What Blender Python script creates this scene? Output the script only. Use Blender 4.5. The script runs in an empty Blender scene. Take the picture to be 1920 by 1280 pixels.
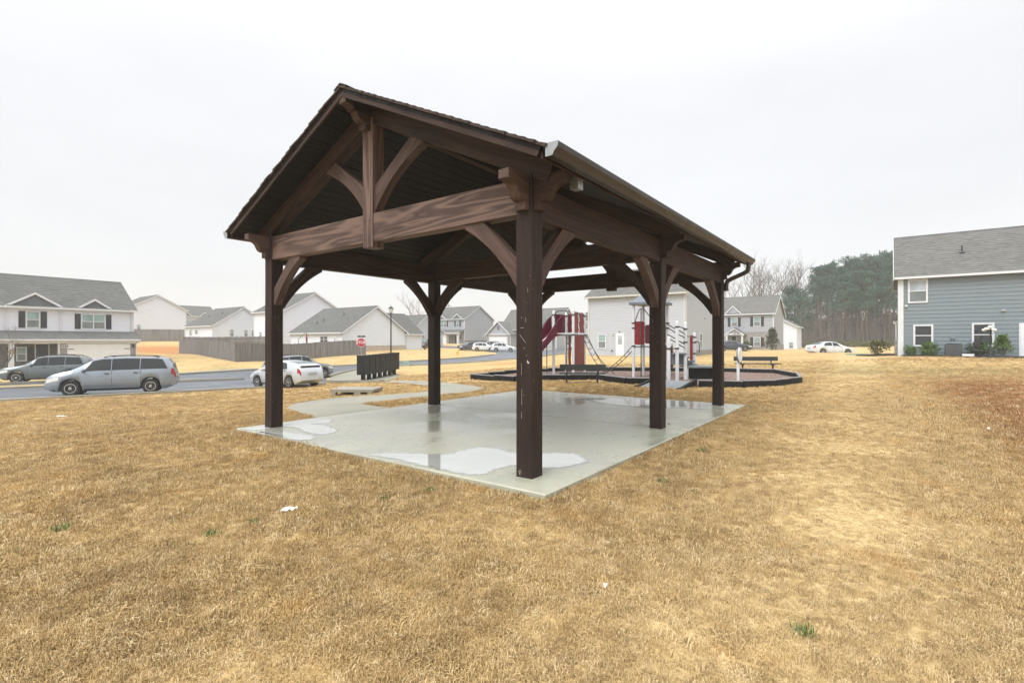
import bpy, bmesh, math, random
import numpy as np
from mathutils import Vector, Matrix

rnd = random.Random(7)
nrs = np.random.RandomState(11)
sc = bpy.context.scene
COL = sc.collection

# ------------------------------------------------------------------ camera
FPX, CY, EYE = 954.85, 638.4, 1.6276      # focal length and horizon in photo pixels, eye height (m)
cam_d = bpy.data.cameras.new('camera')
cam = bpy.data.objects.new('camera', cam_d)
COL.objects.link(cam)
cam.location = (0, 0, EYE)
cam.rotation_euler = (math.pi / 2, 0, 0)
cam_d.sensor_width = 36.0
cam_d.lens = FPX / 1920 * 36.0
cam_d.shift_y = (CY - 640) / 1920.0
cam_d.clip_start = 0.05
cam_d.clip_end = 3000
sc.camera = cam

# ------------------------------------------------------------------ overcast sky and soft sun
SUN_EL, SUN_AZ = math.radians(52), math.radians(215)    # azimuth measured clockwise from +Y
w = bpy.data.worlds.new('World')
sc.world = w
w.use_nodes = True
wn, wl = w.node_tree.nodes, w.node_tree.links
wn.clear()
wout = wn.new('ShaderNodeOutputWorld')
sky = wn.new('ShaderNodeTexSky')
sky.sky_type = 'NISHITA'
sky.sun_disc = False
sky.sun_elevation = SUN_EL
sky.sun_rotation = SUN_AZ
sky.dust_density = 4.0
bg_sky = wn.new('ShaderNodeBackground')
bg_sky.inputs['Strength'].default_value = 0.05
hsv = wn.new('ShaderNodeHueSaturation')
hsv.inputs['Saturation'].default_value = 0.45
wl.new(sky.outputs['Color'], hsv.inputs['Color'])
wl.new(hsv.outputs['Color'], bg_sky.inputs['Color'])
# closed cloud deck: brighter towards the zenith, as an overcast sky is
tc = wn.new('ShaderNodeTexCoord')
sep = wn.new('ShaderNodeSeparateXYZ')
wl.new(tc.outputs['Generated'], sep.inputs[0])
def wmath(op, a, b=None, c=None):
    n = wn.new('ShaderNodeMath'); n.operation = op
    for i, v in enumerate((a, b, c)):
        if v is None: continue
        if isinstance(v, (int, float)): n.inputs[i].default_value = v
        else: wl.new(v, n.inputs[i])
    return n.outputs[0]
zc = wmath('MAXIMUM', sep.outputs['Z'], 0.0)
lum = wmath('MULTIPLY_ADD', wmath('POWER', zc, 4.0), 2.4, 0.59)
cl = wn.new('ShaderNodeTexNoise')
cl.inputs['Scale'].default_value = 2.2
cl.inputs['Detail'].default_value = 5
cmap = wn.new('ShaderNodeMapping')
cmap.inputs['Scale'].default_value = (1, 1, 3.5)
wl.new(tc.outputs['Generated'], cmap.inputs[0]); wl.new(cmap.outputs[0], cl.inputs['Vector'])
lum = wmath('MULTIPLY', lum, wmath('MULTIPLY_ADD', cl.outputs['Fac'], 0.26, 0.87))
bg_cl = wn.new('ShaderNodeBackground')
bg_cl.inputs['Color'].default_value = (0.995, 0.998, 1.0, 1)
wl.new(lum, bg_cl.inputs['Strength'])
addw = wn.new('ShaderNodeAddShader')
wl.new(bg_sky.outputs[0], addw.inputs[0]); wl.new(bg_cl.outputs[0], addw.inputs[1])
wl.new(addw.outputs[0], wout.inputs['Surface'])
sun_d = bpy.data.lights.new('sun', 'SUN')
sun_d.energy = 1.5
sun_d.angle = math.radians(28)
sun_d.color = (1.0, 0.985, 0.965)
sun = bpy.data.objects.new('sun', sun_d)
COL.objects.link(sun)
sdir = Vector((math.sin(SUN_AZ) * math.cos(SUN_EL), math.cos(SUN_AZ) * math.cos(SUN_EL), math.sin(SUN_EL)))
sun.rotation_euler = sdir.to_track_quat('Z', 'Y').to_euler()
sun.location = (0, 0, 60)
vs = sc.view_settings
vs.view_transform = 'Standard'; vs.look = 'None'; vs.gamma = 1.0; vs.exposure = 0.28
vs.use_curve_mapping = False
sc.render.engine = 'CYCLES'
cy = sc.cycles
cy.use_denoising = True
cy.max_bounces = 8; cy.diffuse_bounces = 4; cy.glossy_bounces = 4; cy.transparent_max_bounces = 12
cy.volume_bounces = 1

# ------------------------------------------------------------------ helpers
def prop(o, label=None, cat=None, group=None, kind=None):
    if label: o['label'] = label
    if cat: o['category'] = cat
    if group: o['group'] = group
    if kind: o['kind'] = kind
    return o

def empty(name, loc=(0, 0, 0), rz=0.0, label=None, cat=None, group=None):
    o = bpy.data.objects.new(name, None)
    o.empty_display_size = 0.2
    COL.objects.link(o)
    o.location = loc; o.rotation_euler = (0, 0, rz)
    return prop(o, label, cat, group)

class MB:
    """collects polygons; build() links them as one mesh object"""
    def __init__(s): s.v, s.f = [], []
    def add(s, verts, faces):
        b = len(s.v)
        s.v += [tuple(p) for p in verts]
        s.f += [tuple(i + b for i in f) for f in faces]
        return s
    def box(s, a, b):
        x0, y0, z0 = a; x1, y1, z1 = b
        return s.add([(x0, y0, z0), (x1, y0, z0), (x1, y1, z0), (x0, y1, z0), (x0, y0, z1), (x1, y0, z1), (x1, y1, z1), (x0, y1, z1)],
                     [(0, 3, 2, 1), (4, 5, 6, 7), (0, 1, 5, 4), (1, 2, 6, 5), (2, 3, 7, 6), (3, 0, 4, 7)])
    def prism(s, poly, o, ax, ay, az, t0, t1):
        """poly of (a,b) in plane o + a*ax + b*ay, extruded along az from t0 to t1"""
        o, ax, ay, az = Vector(o), Vector(ax), Vector(ay), Vector(az)
        n = len(poly)
        v = [o + ax * a + ay * b + az * t0 for a, b in poly] + [o + ax * a + ay * b + az * t1 for a, b in poly]
        f = [tuple(range(n))[::-1], tuple(range(n, 2 * n))] + [(i, (i + 1) % n, n + (i + 1) % n, n + i) for i in range(n)]
        return s.add(v, f)
    def tube(s, path, r, n=8, caps=True):
        path = [Vector(p) for p in path]
        rs = r if isinstance(r, (list, tuple)) else [r] * len(path)
        rings = []
        up = Vector((0, 0, 1))
        prev = None
        for i, p in enumerate(path):
            d = (path[min(i + 1, len(path) - 1)] - path[max(i - 1, 0)])
            if d.length < 1e-9: d = Vector((0, 0, 1))
            d.normalize()
            if prev is None:
                a = d.cross(up)
                if a.length < 1e-3: a = d.cross(Vector((1, 0, 0)))
            else:
                a = prev - d * prev.dot(d)
                if a.length < 1e-4: a = d.cross(up)
            a.normalize(); prev = a
            b = d.cross(a)
            rings.append([p + (a * math.cos(2 * math.pi * k / n) + b * math.sin(2 * math.pi * k / n)) * rs[i] for k in range(n)])
        v = [q for ring in rings for q in ring]
        f = []
        for i in range(len(path) - 1):
            for k in range(n):
                f.append((i * n + k, i * n + (k + 1) % n, (i + 1) * n + (k + 1) % n, (i + 1) * n + k))
        if caps:
            f.append(tuple(range(n))[::-1]); f.append(tuple((len(path) - 1) * n + k for k in range(n)))
        return s.add(v, f)
    def lathe(s, prof, o=(0, 0, 0), axis='z', n=16):
        """prof of (radius, height)"""
        o = Vector(o); v = []; f = []
        for r, h in prof:
            for k in range(n):
                c, q = math.cos(2 * math.pi * k / n) * r, math.sin(2 * math.pi * k / n) * r
                v.append(o + (Vector((c, q, h)) if axis == 'z' else Vector((c, h, q)) if axis == 'y' else Vector((h, c, q))))
        for i in range(len(prof) - 1):
            for k in range(n):
                f.append((i * n + k, i * n + (k + 1) % n, (i + 1) * n + (k + 1) % n, (i + 1) * n + k))
        f.append(tuple(range(n))[::-1]); f.append(tuple((len(prof) - 1) * n + k for k in range(n)))
        return s.add(v, f)
    def mesh(s, name):
        me = bpy.data.meshes.new(name)
        me.from_pydata(s.v, [], s.f)
        bm = bmesh.new(); bm.from_mesh(me)
        bmesh.ops.recalc_face_normals(bm, faces=bm.faces)
        bm.to_mesh(me); bm.free()
        return me
    def build(s, name, m, parent=None, smooth=None, mat4=None, raw=False):
        if raw:
            me = bpy.data.meshes.new(name); me.from_pydata(s.v, [], s.f); me.update()
        else: me = s.mesh(name)
        return link(name, me, m, parent, smooth, mat4)

def link(name, me, m, parent=None, smooth=None, mat4=None):
    if m is not None and not me.materials: me.materials.append(m)
    if smooth:
        me.shade_smooth(); me.set_sharp_from_angle(angle=math.radians(smooth))
    o = bpy.data.objects.new(name, me)
    COL.objects.link(o)
    if parent is not None: o.parent = parent
    if mat4 is not None: o.matrix_local = mat4
    return o

def copy_tree(o, parent=None):
    c = o.copy(); COL.objects.link(c); c.parent = parent
    for ch in list(o.children): copy_tree(ch, c)
    return c

ORD = ['first', 'second', 'third', 'fourth', 'fifth', 'sixth', 'seventh', 'eighth', 'ninth', 'tenth', 'eleventh', 'twelfth',
       'thirteenth', 'fourteenth', 'fifteenth', 'sixteenth', 'seventeenth', 'eighteenth', 'nineteenth', 'twentieth']

# ------------------------------------------------------------------ materials
class NT:
    def __init__(s, name):
        s.m = bpy.data.materials.new(name); s.m.use_nodes = True
        s.t = s.m.node_tree; s.n = s.t.nodes; s.l = s.t.links
        s.b = s.n['Principled BSDF']; s.out = s.n['Material Output']
    def node(s, t, **kw):
        n = s.n.new(t)
        for k, v in kw.items(): setattr(n, k, v)
        return n
    def set(s, sock, v):
        if isinstance(v, bpy.types.NodeSocket): s.l.new(v, sock)
        elif isinstance(v, (tuple, list)) and sock.type == 'RGBA': sock.default_value = tuple(v)[:3] + (1,)
        else: sock.default_value = v
    def P(s, k, v): s.set(s.b.inputs[k], v)
    def coord(s, which='Object', scale=(1, 1, 1), rnd_off=0.0):
        if which == 'Position': c = s.node('ShaderNodeNewGeometry').outputs['Position']
        else: c = s.node('ShaderNodeTexCoord').outputs[which]
        if rnd_off:
            oi = s.node('ShaderNodeObjectInfo'); va = s.node('ShaderNodeVectorMath', operation='MULTIPLY_ADD')
            cmb = s.node('ShaderNodeCombineXYZ')
            for i in range(3): s.l.new(oi.outputs['Random'], cmb.inputs[i])
            s.l.new(cmb.outputs[0], va.inputs[0]); va.inputs[1].default_value = (rnd_off, rnd_off * .7, rnd_off * .4); s.l.new(c, va.inputs[2])
            c = va.outputs[0]
        mp = s.node('ShaderNodeMapping'); mp.inputs['Scale'].default_value = scale
        s.l.new(c, mp.inputs[0]); return mp.outputs[0]
    def noise(s, co, scale, detail=4, rough=.55, dist=0.0):
        n = s.node('ShaderNodeTexNoise'); s.l.new(co, n.inputs['Vector'])
        n.inputs['Scale'].default_value = scale; n.inputs['Detail'].default_value = detail
        n.inputs['Roughness'].default_value = rough; n.inputs['Distortion'].default_value = dist
        return n.outputs['Fac']
    def math(s, op, a, b=None, clamp=False):
        n = s.node('ShaderNodeMath', operation=op, use_clamp=clamp)
        s.set(n.inputs[0], a)
        if b is not None: s.set(n.inputs[1], b)
        return n.outputs[0]
    def ramp(s, fac, stops):
        n = s.node('ShaderNodeValToRGB'); e = n.color_ramp.elements
        while len(e) < len(stops): e.new(.5)
        for q, (p, c) in zip(e, stops):
            q.position = p
            q.color = (c, c, c, 1) if isinstance(c, (int, float)) else tuple(c) + (1,)
        s.set(n.inputs[0], fac); return n.outputs[0]
    def mix(s, fac, a, b, mode='MIX'):
        n = s.node('ShaderNodeMix', data_type='RGBA', blend_type=mode)
        s.set(n.inputs[0], fac); s.set(n.inputs[6], a); s.set(n.inputs[7], b); return n.outputs[2]
    def bump(s, h, strength=.3, dist=.01):
        n = s.node('ShaderNodeBump'); n.inputs['Strength'].default_value = strength; n.inputs['Distance'].default_value = dist
        s.l.new(h, n.inputs['Height']); s.l.new(n.outputs[0], s.b.inputs['Normal'])

def vary(c, k): return tuple(max(0, min(1, x * k)) for x in c)

def simple(name, c, rough=.6, var=.12, scale=3.0, bump=0.0, metal=0.0, spec=.5, coat=0.0, which='Object'):
    t = NT(name); co = t.coord(which, rnd_off=9)
    f = t.noise(co, scale, 5, .6)
    t.P('Base Color', t.ramp(f, [(.3, vary(c, 1 - var)), (.7, vary(c, 1 + var))]))
    t.P('Roughness', t.ramp(t.noise(co, scale * 2.3, 3), [(.3, max(0, rough - .07)), (.7, min(1, rough + .07))]))
    t.P('Metallic', metal); t.P('Specular IOR Level', spec); t.P('Coat Weight', coat)
    if coat: t.P('Coat Roughness', .06)
    if bump: t.bump(t.noise(co, scale * 8, 4), bump, .02)
    return t.m

def wood(name, dark, light, contrast=1.0, specks=0.0, rough=.62):
    t = NT(name); co = t.coord('Object', (.35, 3.2, 3.2), rnd_off=31)
    rg = t.noise(t.coord('Object', (.20, 2.3, 2.3), rnd_off=31), 1.5, 3.0, .5, .5)
    wv = t.math('MULTIPLY_ADD', t.math('SINE', t.math('MULTIPLY', rg, 52.0)), .5)
    wv.node.inputs[2].default_value = .5
    fine = t.noise(t.coord('Object', (1.2, 46, 46), rnd_off=17), 1.6, 6, .65)
    blot = t.noise(t.coord('Object', (.5, 1.6, 1.6), rnd_off=5), 1.5, 4)
    g = t.math('ADD', t.math('MULTIPLY', wv, .45 * contrast), t.math('MULTIPLY', fine, .55))
    g = t.math('ADD', t.math('MULTIPLY', g, .6), t.math('MULTIPLY', blot, .45))
    mid = tuple((a + b) / 2 for a, b in zip(dark, light))
    col = t.ramp(g, [(.26, dark), (.5, mid), (.74, light)])
    if specks:
        vo = t.node('ShaderNodeTexVoronoi'); t.l.new(t.coord('Object', (1, 1, 1), rnd_off=3), vo.inputs['Vector'])
        vo.inputs['Scale'].default_value = 16
        gate = t.math('GREATER_THAN', t.noise(t.coord('Object', (.8, 2, 2), rnd_off=3), 2.2, 3), .58)
        sp = t.math('MULTIPLY', t.math('LESS_THAN', vo.outputs['Distance'], .085), gate)
        col = t.mix(t.math('MULTIPLY', sp, specks), col, (.50, .44, .40))
    t.P('Base Color', col)
    t.P('Roughness', t.ramp(fine, [(.3, rough - .08), (.7, rough + .12)]))
    t.P('Specular IOR Level', .28)
    t.bump(t.math('ADD', fine, t.math('MULTIPLY', wv, .6)), .35, .004)
    return t.m

M = {}
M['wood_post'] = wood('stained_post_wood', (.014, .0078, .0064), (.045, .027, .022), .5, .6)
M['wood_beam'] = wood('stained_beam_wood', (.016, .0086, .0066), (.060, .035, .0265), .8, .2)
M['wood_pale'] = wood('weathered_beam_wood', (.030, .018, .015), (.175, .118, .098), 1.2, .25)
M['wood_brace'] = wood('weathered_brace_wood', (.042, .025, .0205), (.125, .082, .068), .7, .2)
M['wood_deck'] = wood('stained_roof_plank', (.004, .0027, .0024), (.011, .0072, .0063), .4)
M['dark_hole'] = simple('dark_bolt', (.015, .012, .012), .5)
M['gutter'] = simple('bronze_gutter', (.048, .043, .041), .38, .1, 2, 0, .35)
M['gutter_cap'] = simple('grey_end_cap', (.33, .36, .38), .35, .12, 6, 0, .5)
M['silver'] = simple('galvanised_metal', (.40, .42, .43), .35, .2, 14, .1, .75)
M['scratch'] = simple('bare_scratched_wood', (.50, .45, .40), .8)

def shingle(name, c, scale=1.0):
    t = NT(name)
    co = t.coord('Object')
    n1 = t.noise(t.coord('Object', (1.6, 1.6, 5)), 3.0 * scale, 5, .7)
    n2 = t.noise(co, .35, 3)
    vo = t.node('ShaderNodeTexVoronoi'); t.l.new(t.coord('Object', (1.1, 1.1, 6.5)), vo.inputs['Vector']); vo.inputs['Scale'].default_value = 2.6
    sp = t.node('ShaderNodeSeparateColor'); t.l.new(vo.outputs['Color'], sp.inputs[0])
    f = t.math('ADD', t.math('MULTIPLY', n1, .5), t.math('MULTIPLY', sp.outputs[0], .5))
    f = t.math('ADD', t.math('MULTIPLY', f, .75), t.math('MULTIPLY', n2, .25))
    t.P('Base Color', t.ramp(f, [(.2, vary(c, .68)), (.5, c), (.85, vary(c, 1.35))]))
    t.P('Roughness', .92); t.P('Specular IOR Level', .2)
    t.bump(n1, .5, .02)
    return t.m
M['shingle'] = shingle('grey_shingle', (.116, .118, .112))
M['shingle_b'] = shingle('pale_grey_shingle', (.138, .139, .131))
M['shingle_c'] = shingle('charcoal_shingle', (.10, .10, .10))
M['shingle_pav'] = shingle('brown_shingle', (.060, .046, .040))

def siding(name, c, var=.05):
    t = NT(name)
    f = t.noise(t.coord('Object', (.5, .5, 7)), 1.3, 4)
    t.P('Base Color', t.ramp(f, [(.3, vary(c, 1 - var)), (.7, vary(c, 1 + var))]))
    t.P('Roughness', .6); t.P('Specular IOR Level', .3)
    t.bump(t.noise(t.coord('Object', (2, 2, 40)), 3, 4), .08, .01)
    return t.m
M['white_siding'] = siding('white_lap_siding', (.45, .485, .535))
M['grey_siding'] = siding('light_grey_siding', (.36, .385, .425))
M['lav_siding'] = siding('pale_lavender_siding', (.68, .71, .79))
M['blue_siding'] = siding('blue_grey_siding', (.185, .228, .258))
M['slate_siding'] = siding('slate_gable_siding', (.13, .145, .17))
M['bright_siding'] = siding('bright_white_siding', (.66, .71, .78))
M['trim'] = simple('white_trim', (.62, .65, .69), .5, .04)
M['cream_trim'] = simple('cream_gutter', (.52, .525, .50), .5, .05)
M['shutter'] = simple('black_shutter', (.022, .022, .026), .5, .2)
M['black_door'] = simple('black_door_paint', (.016, .016, .018), .35, .2)
M['white_door'] = simple('white_door_paint', (.72, .75, .79), .4, .03)
M['brown_dark'] = simple('dark_vent', (.05, .05, .055), .6)

def glass(name, c, rough=.08, spec=.6):
    t = NT(name)
    f = t.noise(t.coord('Object', (1, 1, .6), rnd_off=6), 1.1, 3)
    t.P('Base Color', t.ramp(f, [(.3, vary(c, .75)), (.7, vary(c, 1.2))]))
    t.P('Roughness', rough); t.P('Specular IOR Level', spec)
    return t.m
M['pane_up'] = glass('blind_behind_glass', (.25, .37, .37))
M['pane_low'] = glass('screened_glass', (.17, .20, .205), .3)
M['pane_dark'] = glass('dark_window_glass', (.030, .036, .042), .07)
M['pane_pale'] = glass('pale_window_glass', (.36, .42, .47), .1)

def brick(name, c1, c2, mortar, scale=1.0):
    t = NT(name)
    sx = t.node('ShaderNodeSeparateXYZ'); t.l.new(t.coord('Object'), sx.inputs[0])
    cm = t.node('ShaderNodeCombineXYZ')
    t.l.new(t.math('ADD', sx.outputs[0], sx.outputs[1]), cm.inputs[0]); t.l.new(sx.outputs[2], cm.inputs[1])
    b = t.node('ShaderNodeTexBrick'); t.l.new(cm.outputs[0], b.inputs['Vector'])
    b.inputs['Scale'].default_value = 2.2 * scale; b.inputs['Color1'].default_value = c1 + (1,); b.inputs['Color2'].default_value = c2 + (1,)
    b.inputs['Mortar'].default_value = mortar + (1,); b.inputs['Mortar Size'].default_value = .025; b.inputs['Bias'].default_value = -.1
    n = t.noise(t.coord('Object'), 5, 4)
    t.P('Base Color', t.mix(.5, b.outputs['Color'], t.ramp(n, [(.3, vary(c1, .7)), (.7, vary(c2, 1.25))])))
    t.P('Roughness', .9); t.bump(b.outputs['Fac'], -.4, .02)
    return t.m
M['stone'] = brick('grey_stone_veneer', (.21, .205, .20), (.34, .33, .31), (.30, .29, .28), .7)
M['stone_dark'] = brick('dark_stone_veneer', (.115, .105, .10), (.20, .185, .175), (.17, .16, .155), .7)
M['brick_tan'] = brick('tan_brick', (.42, .35, .285), (.50, .43, .36), (.50, .46, .42), 1.0)
# ------------------------------------------------------------------ terrain
def px(x, d): return (x - 960) / FPX * d
CP = [  # X, Y, height
    (0, -30, .1), (-30, -30, .0), (30, -30, .3), (-8, 0, -.03), (8, 0, .0), (0, 0, -.04), (0, 3, -.06), (-4, 5, -.08), (4, 5, -.06),
    (.2, 5.2, -.085), (-5.2, 9.2, -.07), (6, 13, -.06), (1, 14.5, -.08), (-2, 11.5, -.08), (-7, 8, -.16), (-6, 13, -.25), (8, 9, .0), (14, 8, .2), (14, 16, .12),
    (-12, 10, -.35), (-20, 10, -.6), (-30, 10, -.8), (-13, 18, -.62), (-8, 20, -.55), (-20, 21, -.86), (-17, 24.2, -.90), (-12, 26.5, -.90), (-14.5, 28.5, -1.0),
    (-26, 20, -.95), (-32, 33, -1.14), (-24, 34, -1.1), (-8.6, 31.5, -.82), (-6, 23, -.42), (-1, 19, -.15), (4, 22, -.06), (10, 22, -.03), (1, 27, -.05), (8, 28, .0),
    (px(677, 45), 45, -1.0), (px(744, 53), 53, -.95), (px(802, 53), 53, -.85), (px(841, 53), 53, -.75), (px(966, 51), 51, -.26), (px(620, 54), 54, -1.0),
    (px(334, 40.5), 40.5, -1.13), (px(484, 47), 47, -1.1), (2, 42, -.1), (px(1000, 50), 50, -.12), (px(1105, 49.5), 49.5, .19), (14.9, 44, .20), (5, 36, .0),
    (px(935, 66), 66, -.28), (px(858, 68), 68, -.42), (px(945, 93), 93, -.44), (px(890, 97), 97, -.35), (px(1000, 80), 80, -.3), (px(1055, 110), 110, -.2),
    (px(870, 112), 112, .85), (px(910, 106), 106, .3), (px(800, 90), 90, .1), (px(845, 122), 122, 1.0), (px(800, 120), 120, .9),
    (-22, 66, .10), (-15.5, 74.7, .35), (-30, 72, .2), (px(443, 51), 51, -.5), (px(334, 65), 65, .0), (px(640, 61), 61, -.3), (px(560, 56), 56, -.75),
    (-36, 80, .9), (-50, 85, 1.5), (-72, 100, 2.4), (-44, 43, -.76), (-39.5, 51, -.74), (-36, 45, -.95), (-36, 60, .0), (-46, 60, .3),
    (-60, 60, .5), (-38, 40, -1.0),
    (27.3, 36, .57), (32, 32, .60), (20, 26, .12), (24, 30, .38), (26, 22, .42), (30, 26, .5), (18, 34, .15), (30, 48, .50), (24, 44, .33), (px(1555, 55), 55, .06), (px(1480, 58), 58, .15),
    (39, 76, .28), (33, 72, .22), (46, 90, .0), (60, 62, .3), (60, 100, .3), (80, 110, .8), (40, 120, .6), (20, 130, .4), (110, 110, 1.5),
    (-100, 100, 3.), (-110, 140, 3.2), (-60, 140, 3.0), (0, 150, 1.2), (0, 220, 1.5), (-120, 30, -.6), (-150, 220, 3.), (150, 220, 2.), (150, 60, 1.), (80, 20, .8), (60, -40, .6), (-90, -30, -.8)]
CPa = np.array(CP, float)
def _phi(d2): return .5 * d2 * np.log(np.maximum(d2, 1e-12))
def _solve():
    n = len(CPa); XY = CPa[:, :2] / 50.0
    d2 = ((XY[:, None] - XY[None]) ** 2).sum(2)
    A = np.zeros((n + 3, n + 3)); A[:n, :n] = _phi(d2) + np.eye(n) * 4e-5
    A[:n, n] = 1; A[:n, n + 1:] = XY; A[n, :n] = 1; A[n + 1:, :n] = XY.T
    b = np.zeros(n + 3); b[:n] = CPa[:, 2]
    return np.linalg.solve(A, b), XY
TPS, TXY = _solve()
def gz(X, Y):
    X = np.atleast_1d(np.asarray(X, float)); Y = np.atleast_1d(np.asarray(Y, float))
    q = np.stack([X, Y], 1) / 50.0
    d2 = ((q[:, None] - TXY[None]) ** 2).sum(2)
    z = _phi(d2) @ TPS[:-3] + TPS[-3] + q @ TPS[-2:]
    r = np.sqrt(X ** 2 + Y ** 2); k = np.clip((r - 150) / 120, 0, 1); k = k * k * (3 - 2 * k)
    return np.clip(z, -1.6, 3.4) * (1 - k) + 1.8 * k
def g(x, y): return float(gz(x, y)[0])
def hit(pxx, pyy, dz=0.0, far=260.0):
    """where the ray through a photo pixel meets the terrain"""
    a, b = (pxx - 960) / FPX, -(pyy - CY) / FPX
    Y = np.concatenate([np.linspace(1.2, 60, 1200), np.linspace(60.1, far, 900)])
    d = EYE + b * Y - (gz(a * Y, Y) + dz)
    i = np.argmax(d < 0)
    if not (d < 0).any(): i = len(Y) - 1
    t = d[i - 1] / (d[i - 1] - d[i] + 1e-12) if i > 0 else 0
    y = Y[i - 1] + (Y[i] - Y[i - 1]) * max(0, min(1, t)) if i > 0 else Y[0]
    return Vector((a * y, y, g(a * y, y)))
def hits(pts): return [tuple(hit(*p)[:2]) for p in pts]

def inside(poly, X, Y):
    p = np.array(poly, float); x0, y0 = p[:, 0], p[:, 1]; x1, y1 = np.roll(x0, -1), np.roll(y0, -1)
    r = np.zeros(len(X), bool)
    for a, b, c, d in zip(x0, y0, x1, y1):
        if b == d: continue
        m = ((b > Y) != (d > Y)) & (X < (c - a) * (Y - b) / (d - b) + a)
        r ^= m
    return r

# pavilion frame: its corner nearest the camera, in world, and its turn
YAW = 0.6381
PC = Vector((0.2352, 5.980, 0.0))
CU, SU = math.cos(YAW), math.sin(YAW)
def L2W(u, v, z=0.0): return Vector((PC.x + u * CU + v * SU, PC.y - u * SU + v * CU, z))
PW, PD, PD2, PS = 5.8695, 4.224, 8.4156, 0.235
UC = -(PW + PS) / 2
SU0, SU1, SV0, SV1 = -PW - PS - .282, .438, -.395, PD2 + PS + .30
SLAB = [tuple(L2W(u, v)[:2]) for u, v in ((SU0, SV0), (SU1, SV0), (SU1, SV1), (SU0, SV1))]

def spline(pts, n=6, closed=False):
    P = [Vector(p) for p in pts]; out = []; N = len(P)
    for i in range(N if closed else N - 1):
        if closed: a, b, c, d = P[i - 1], P[i], P[(i + 1) % N], P[(i + 2) % N]
        else: a, b, c, d = P[max(i - 1, 0)], P[i], P[i + 1], P[min(i + 2, N - 1)]
        for k in range(n):
            t = k / n
            out.append(.5 * ((2 * b) + (c - a) * t + (2 * a - 5 * b + 4 * c - d) * t * t + (3 * b - a - 3 * c + d) * t ** 3))
    if not closed: out.append(P[-1])
    return [tuple(p) for p in out]

# paved areas, read off the photograph on to the terrain
E_far = hits([(334, 703), (484, 694), (620, 687.5), (667, 685), (744, 679.3), (802, 676.2), (880, 671), (926, 666)])
d0 = Vector(E_far[0]) - Vector(E_far[1]); d0.normalize()
E_far = [tuple(Vector(E_far[0]) + d0 * 60), tuple(Vector(E_far[0]) + d0 * 22)] + E_far
E_near = hits([(612, 707), (640, 699), (668, 693.5), (744, 686), (802, 684), (841, 682), (900, 678.5), (966, 673.5), (1015, 668.5), (1062, 663)])
tip = hit(456, 712)
dirS = Vector((.80, .60)); dirS.normalize()
med_n = [tuple(Vector(tip[:2]) - dirS * t) for t in (0.6, 8, 20, 60)]
med_f = [tuple(Vector(tip[:2]) - dirS * t + Vector((-.55, .83)) * min(1.7, .1 + t * .3)) for t in (0.6, 8, 20, 60)]
bay_n = hits([(0, 752.5), (100, 747.5), (220, 741.5), (335, 736), (470, 728.5), (560, 724.5), (606, 720.5)])
bay_n = [tuple(Vector(bay_n[0]) - dirS * 45)] + bay_n
ROAD = bay_n + hits([(613, 716)]) + E_near + hits([(1062, 655.5), (1000, 656.5)]) + hits([(966, 656), (948, 660)]) + E_far[::-1]
SIDE = hits([(948, 660.5), (926, 666), (934, 661), (905, 656.5), (868, 653.2), (806, 651.3), (806, 648.6), (870, 649.4), (965, 652.5), (966, 656)])
PATH1 = spline([tuple(L2W(SU0 - .01, 1.35)[:2])] + hits([(556, 772), (537, 765.5), (556, 757), (595, 750.5), (645, 745), (720, 740.5), (790, 735.5), (822, 729), (800, 723.5), (715, 717.5)]), 4) \
    + spline(hits([(735, 714.2), (845, 718.5), (896, 725), (907, 729), (880, 734.5), (802, 744), (745, 750), (700, 754.5), (683, 758.5)]) + [tuple(L2W(SU0 - .01, 3.65)[:2])], 4)
PAD = hits([(613, 716.5), (622, 706), (668, 694.5), (694, 694), (748, 701.5), (745, 708), (716, 716.5)])
EXCL = [SLAB, ROAD, SIDE, PATH1, PAD]
MEDIAN = med_n[::-1] + med_f

def drape(name, poly, off, m, step=1.0, parent=None, kind='structure'):
    bm = bmesh.new()
    f = bm.faces.new([bm.verts.new((p[0], p[1], 0)) for p in poly])
    bmesh.ops.triangulate(bm, faces=[f])
    xs = [p[0] for p in poly]; ys = [p[1] for p in poly]
    for ax, lo, hi in ((0, min(xs), max(xs)), (1, min(ys), max(ys))):
        n = int((hi - lo) / step)
        for i in range(1, n + 1):
            co = [0, 0, 0]; no = [0, 0, 0]; co[ax] = lo + i * step; no[ax] = 1
            bmesh.ops.bisect_plane(bm, geom=bm.verts[:] + bm.edges[:] + bm.faces[:], plane_co=co, plane_no=no)
    V = np.array([(v.co.x, v.co.y) for v in bm.verts])
    Z = gz(V[:, 0], V[:, 1]) + off
    for v, z in zip(bm.verts, Z): v.co.z = z
    bmesh.ops.recalc_face_normals(bm, faces=bm.faces)
    for f in bm.faces:
        if f.normal.z < 0: f.normal_flip()
    me = bpy.data.meshes.new(name); bm.to_mesh(me); bm.free()
    me.shade_smooth()
    o = link(name, me, m, parent)
    if kind: prop(o, kind=kind)
    return o

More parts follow.
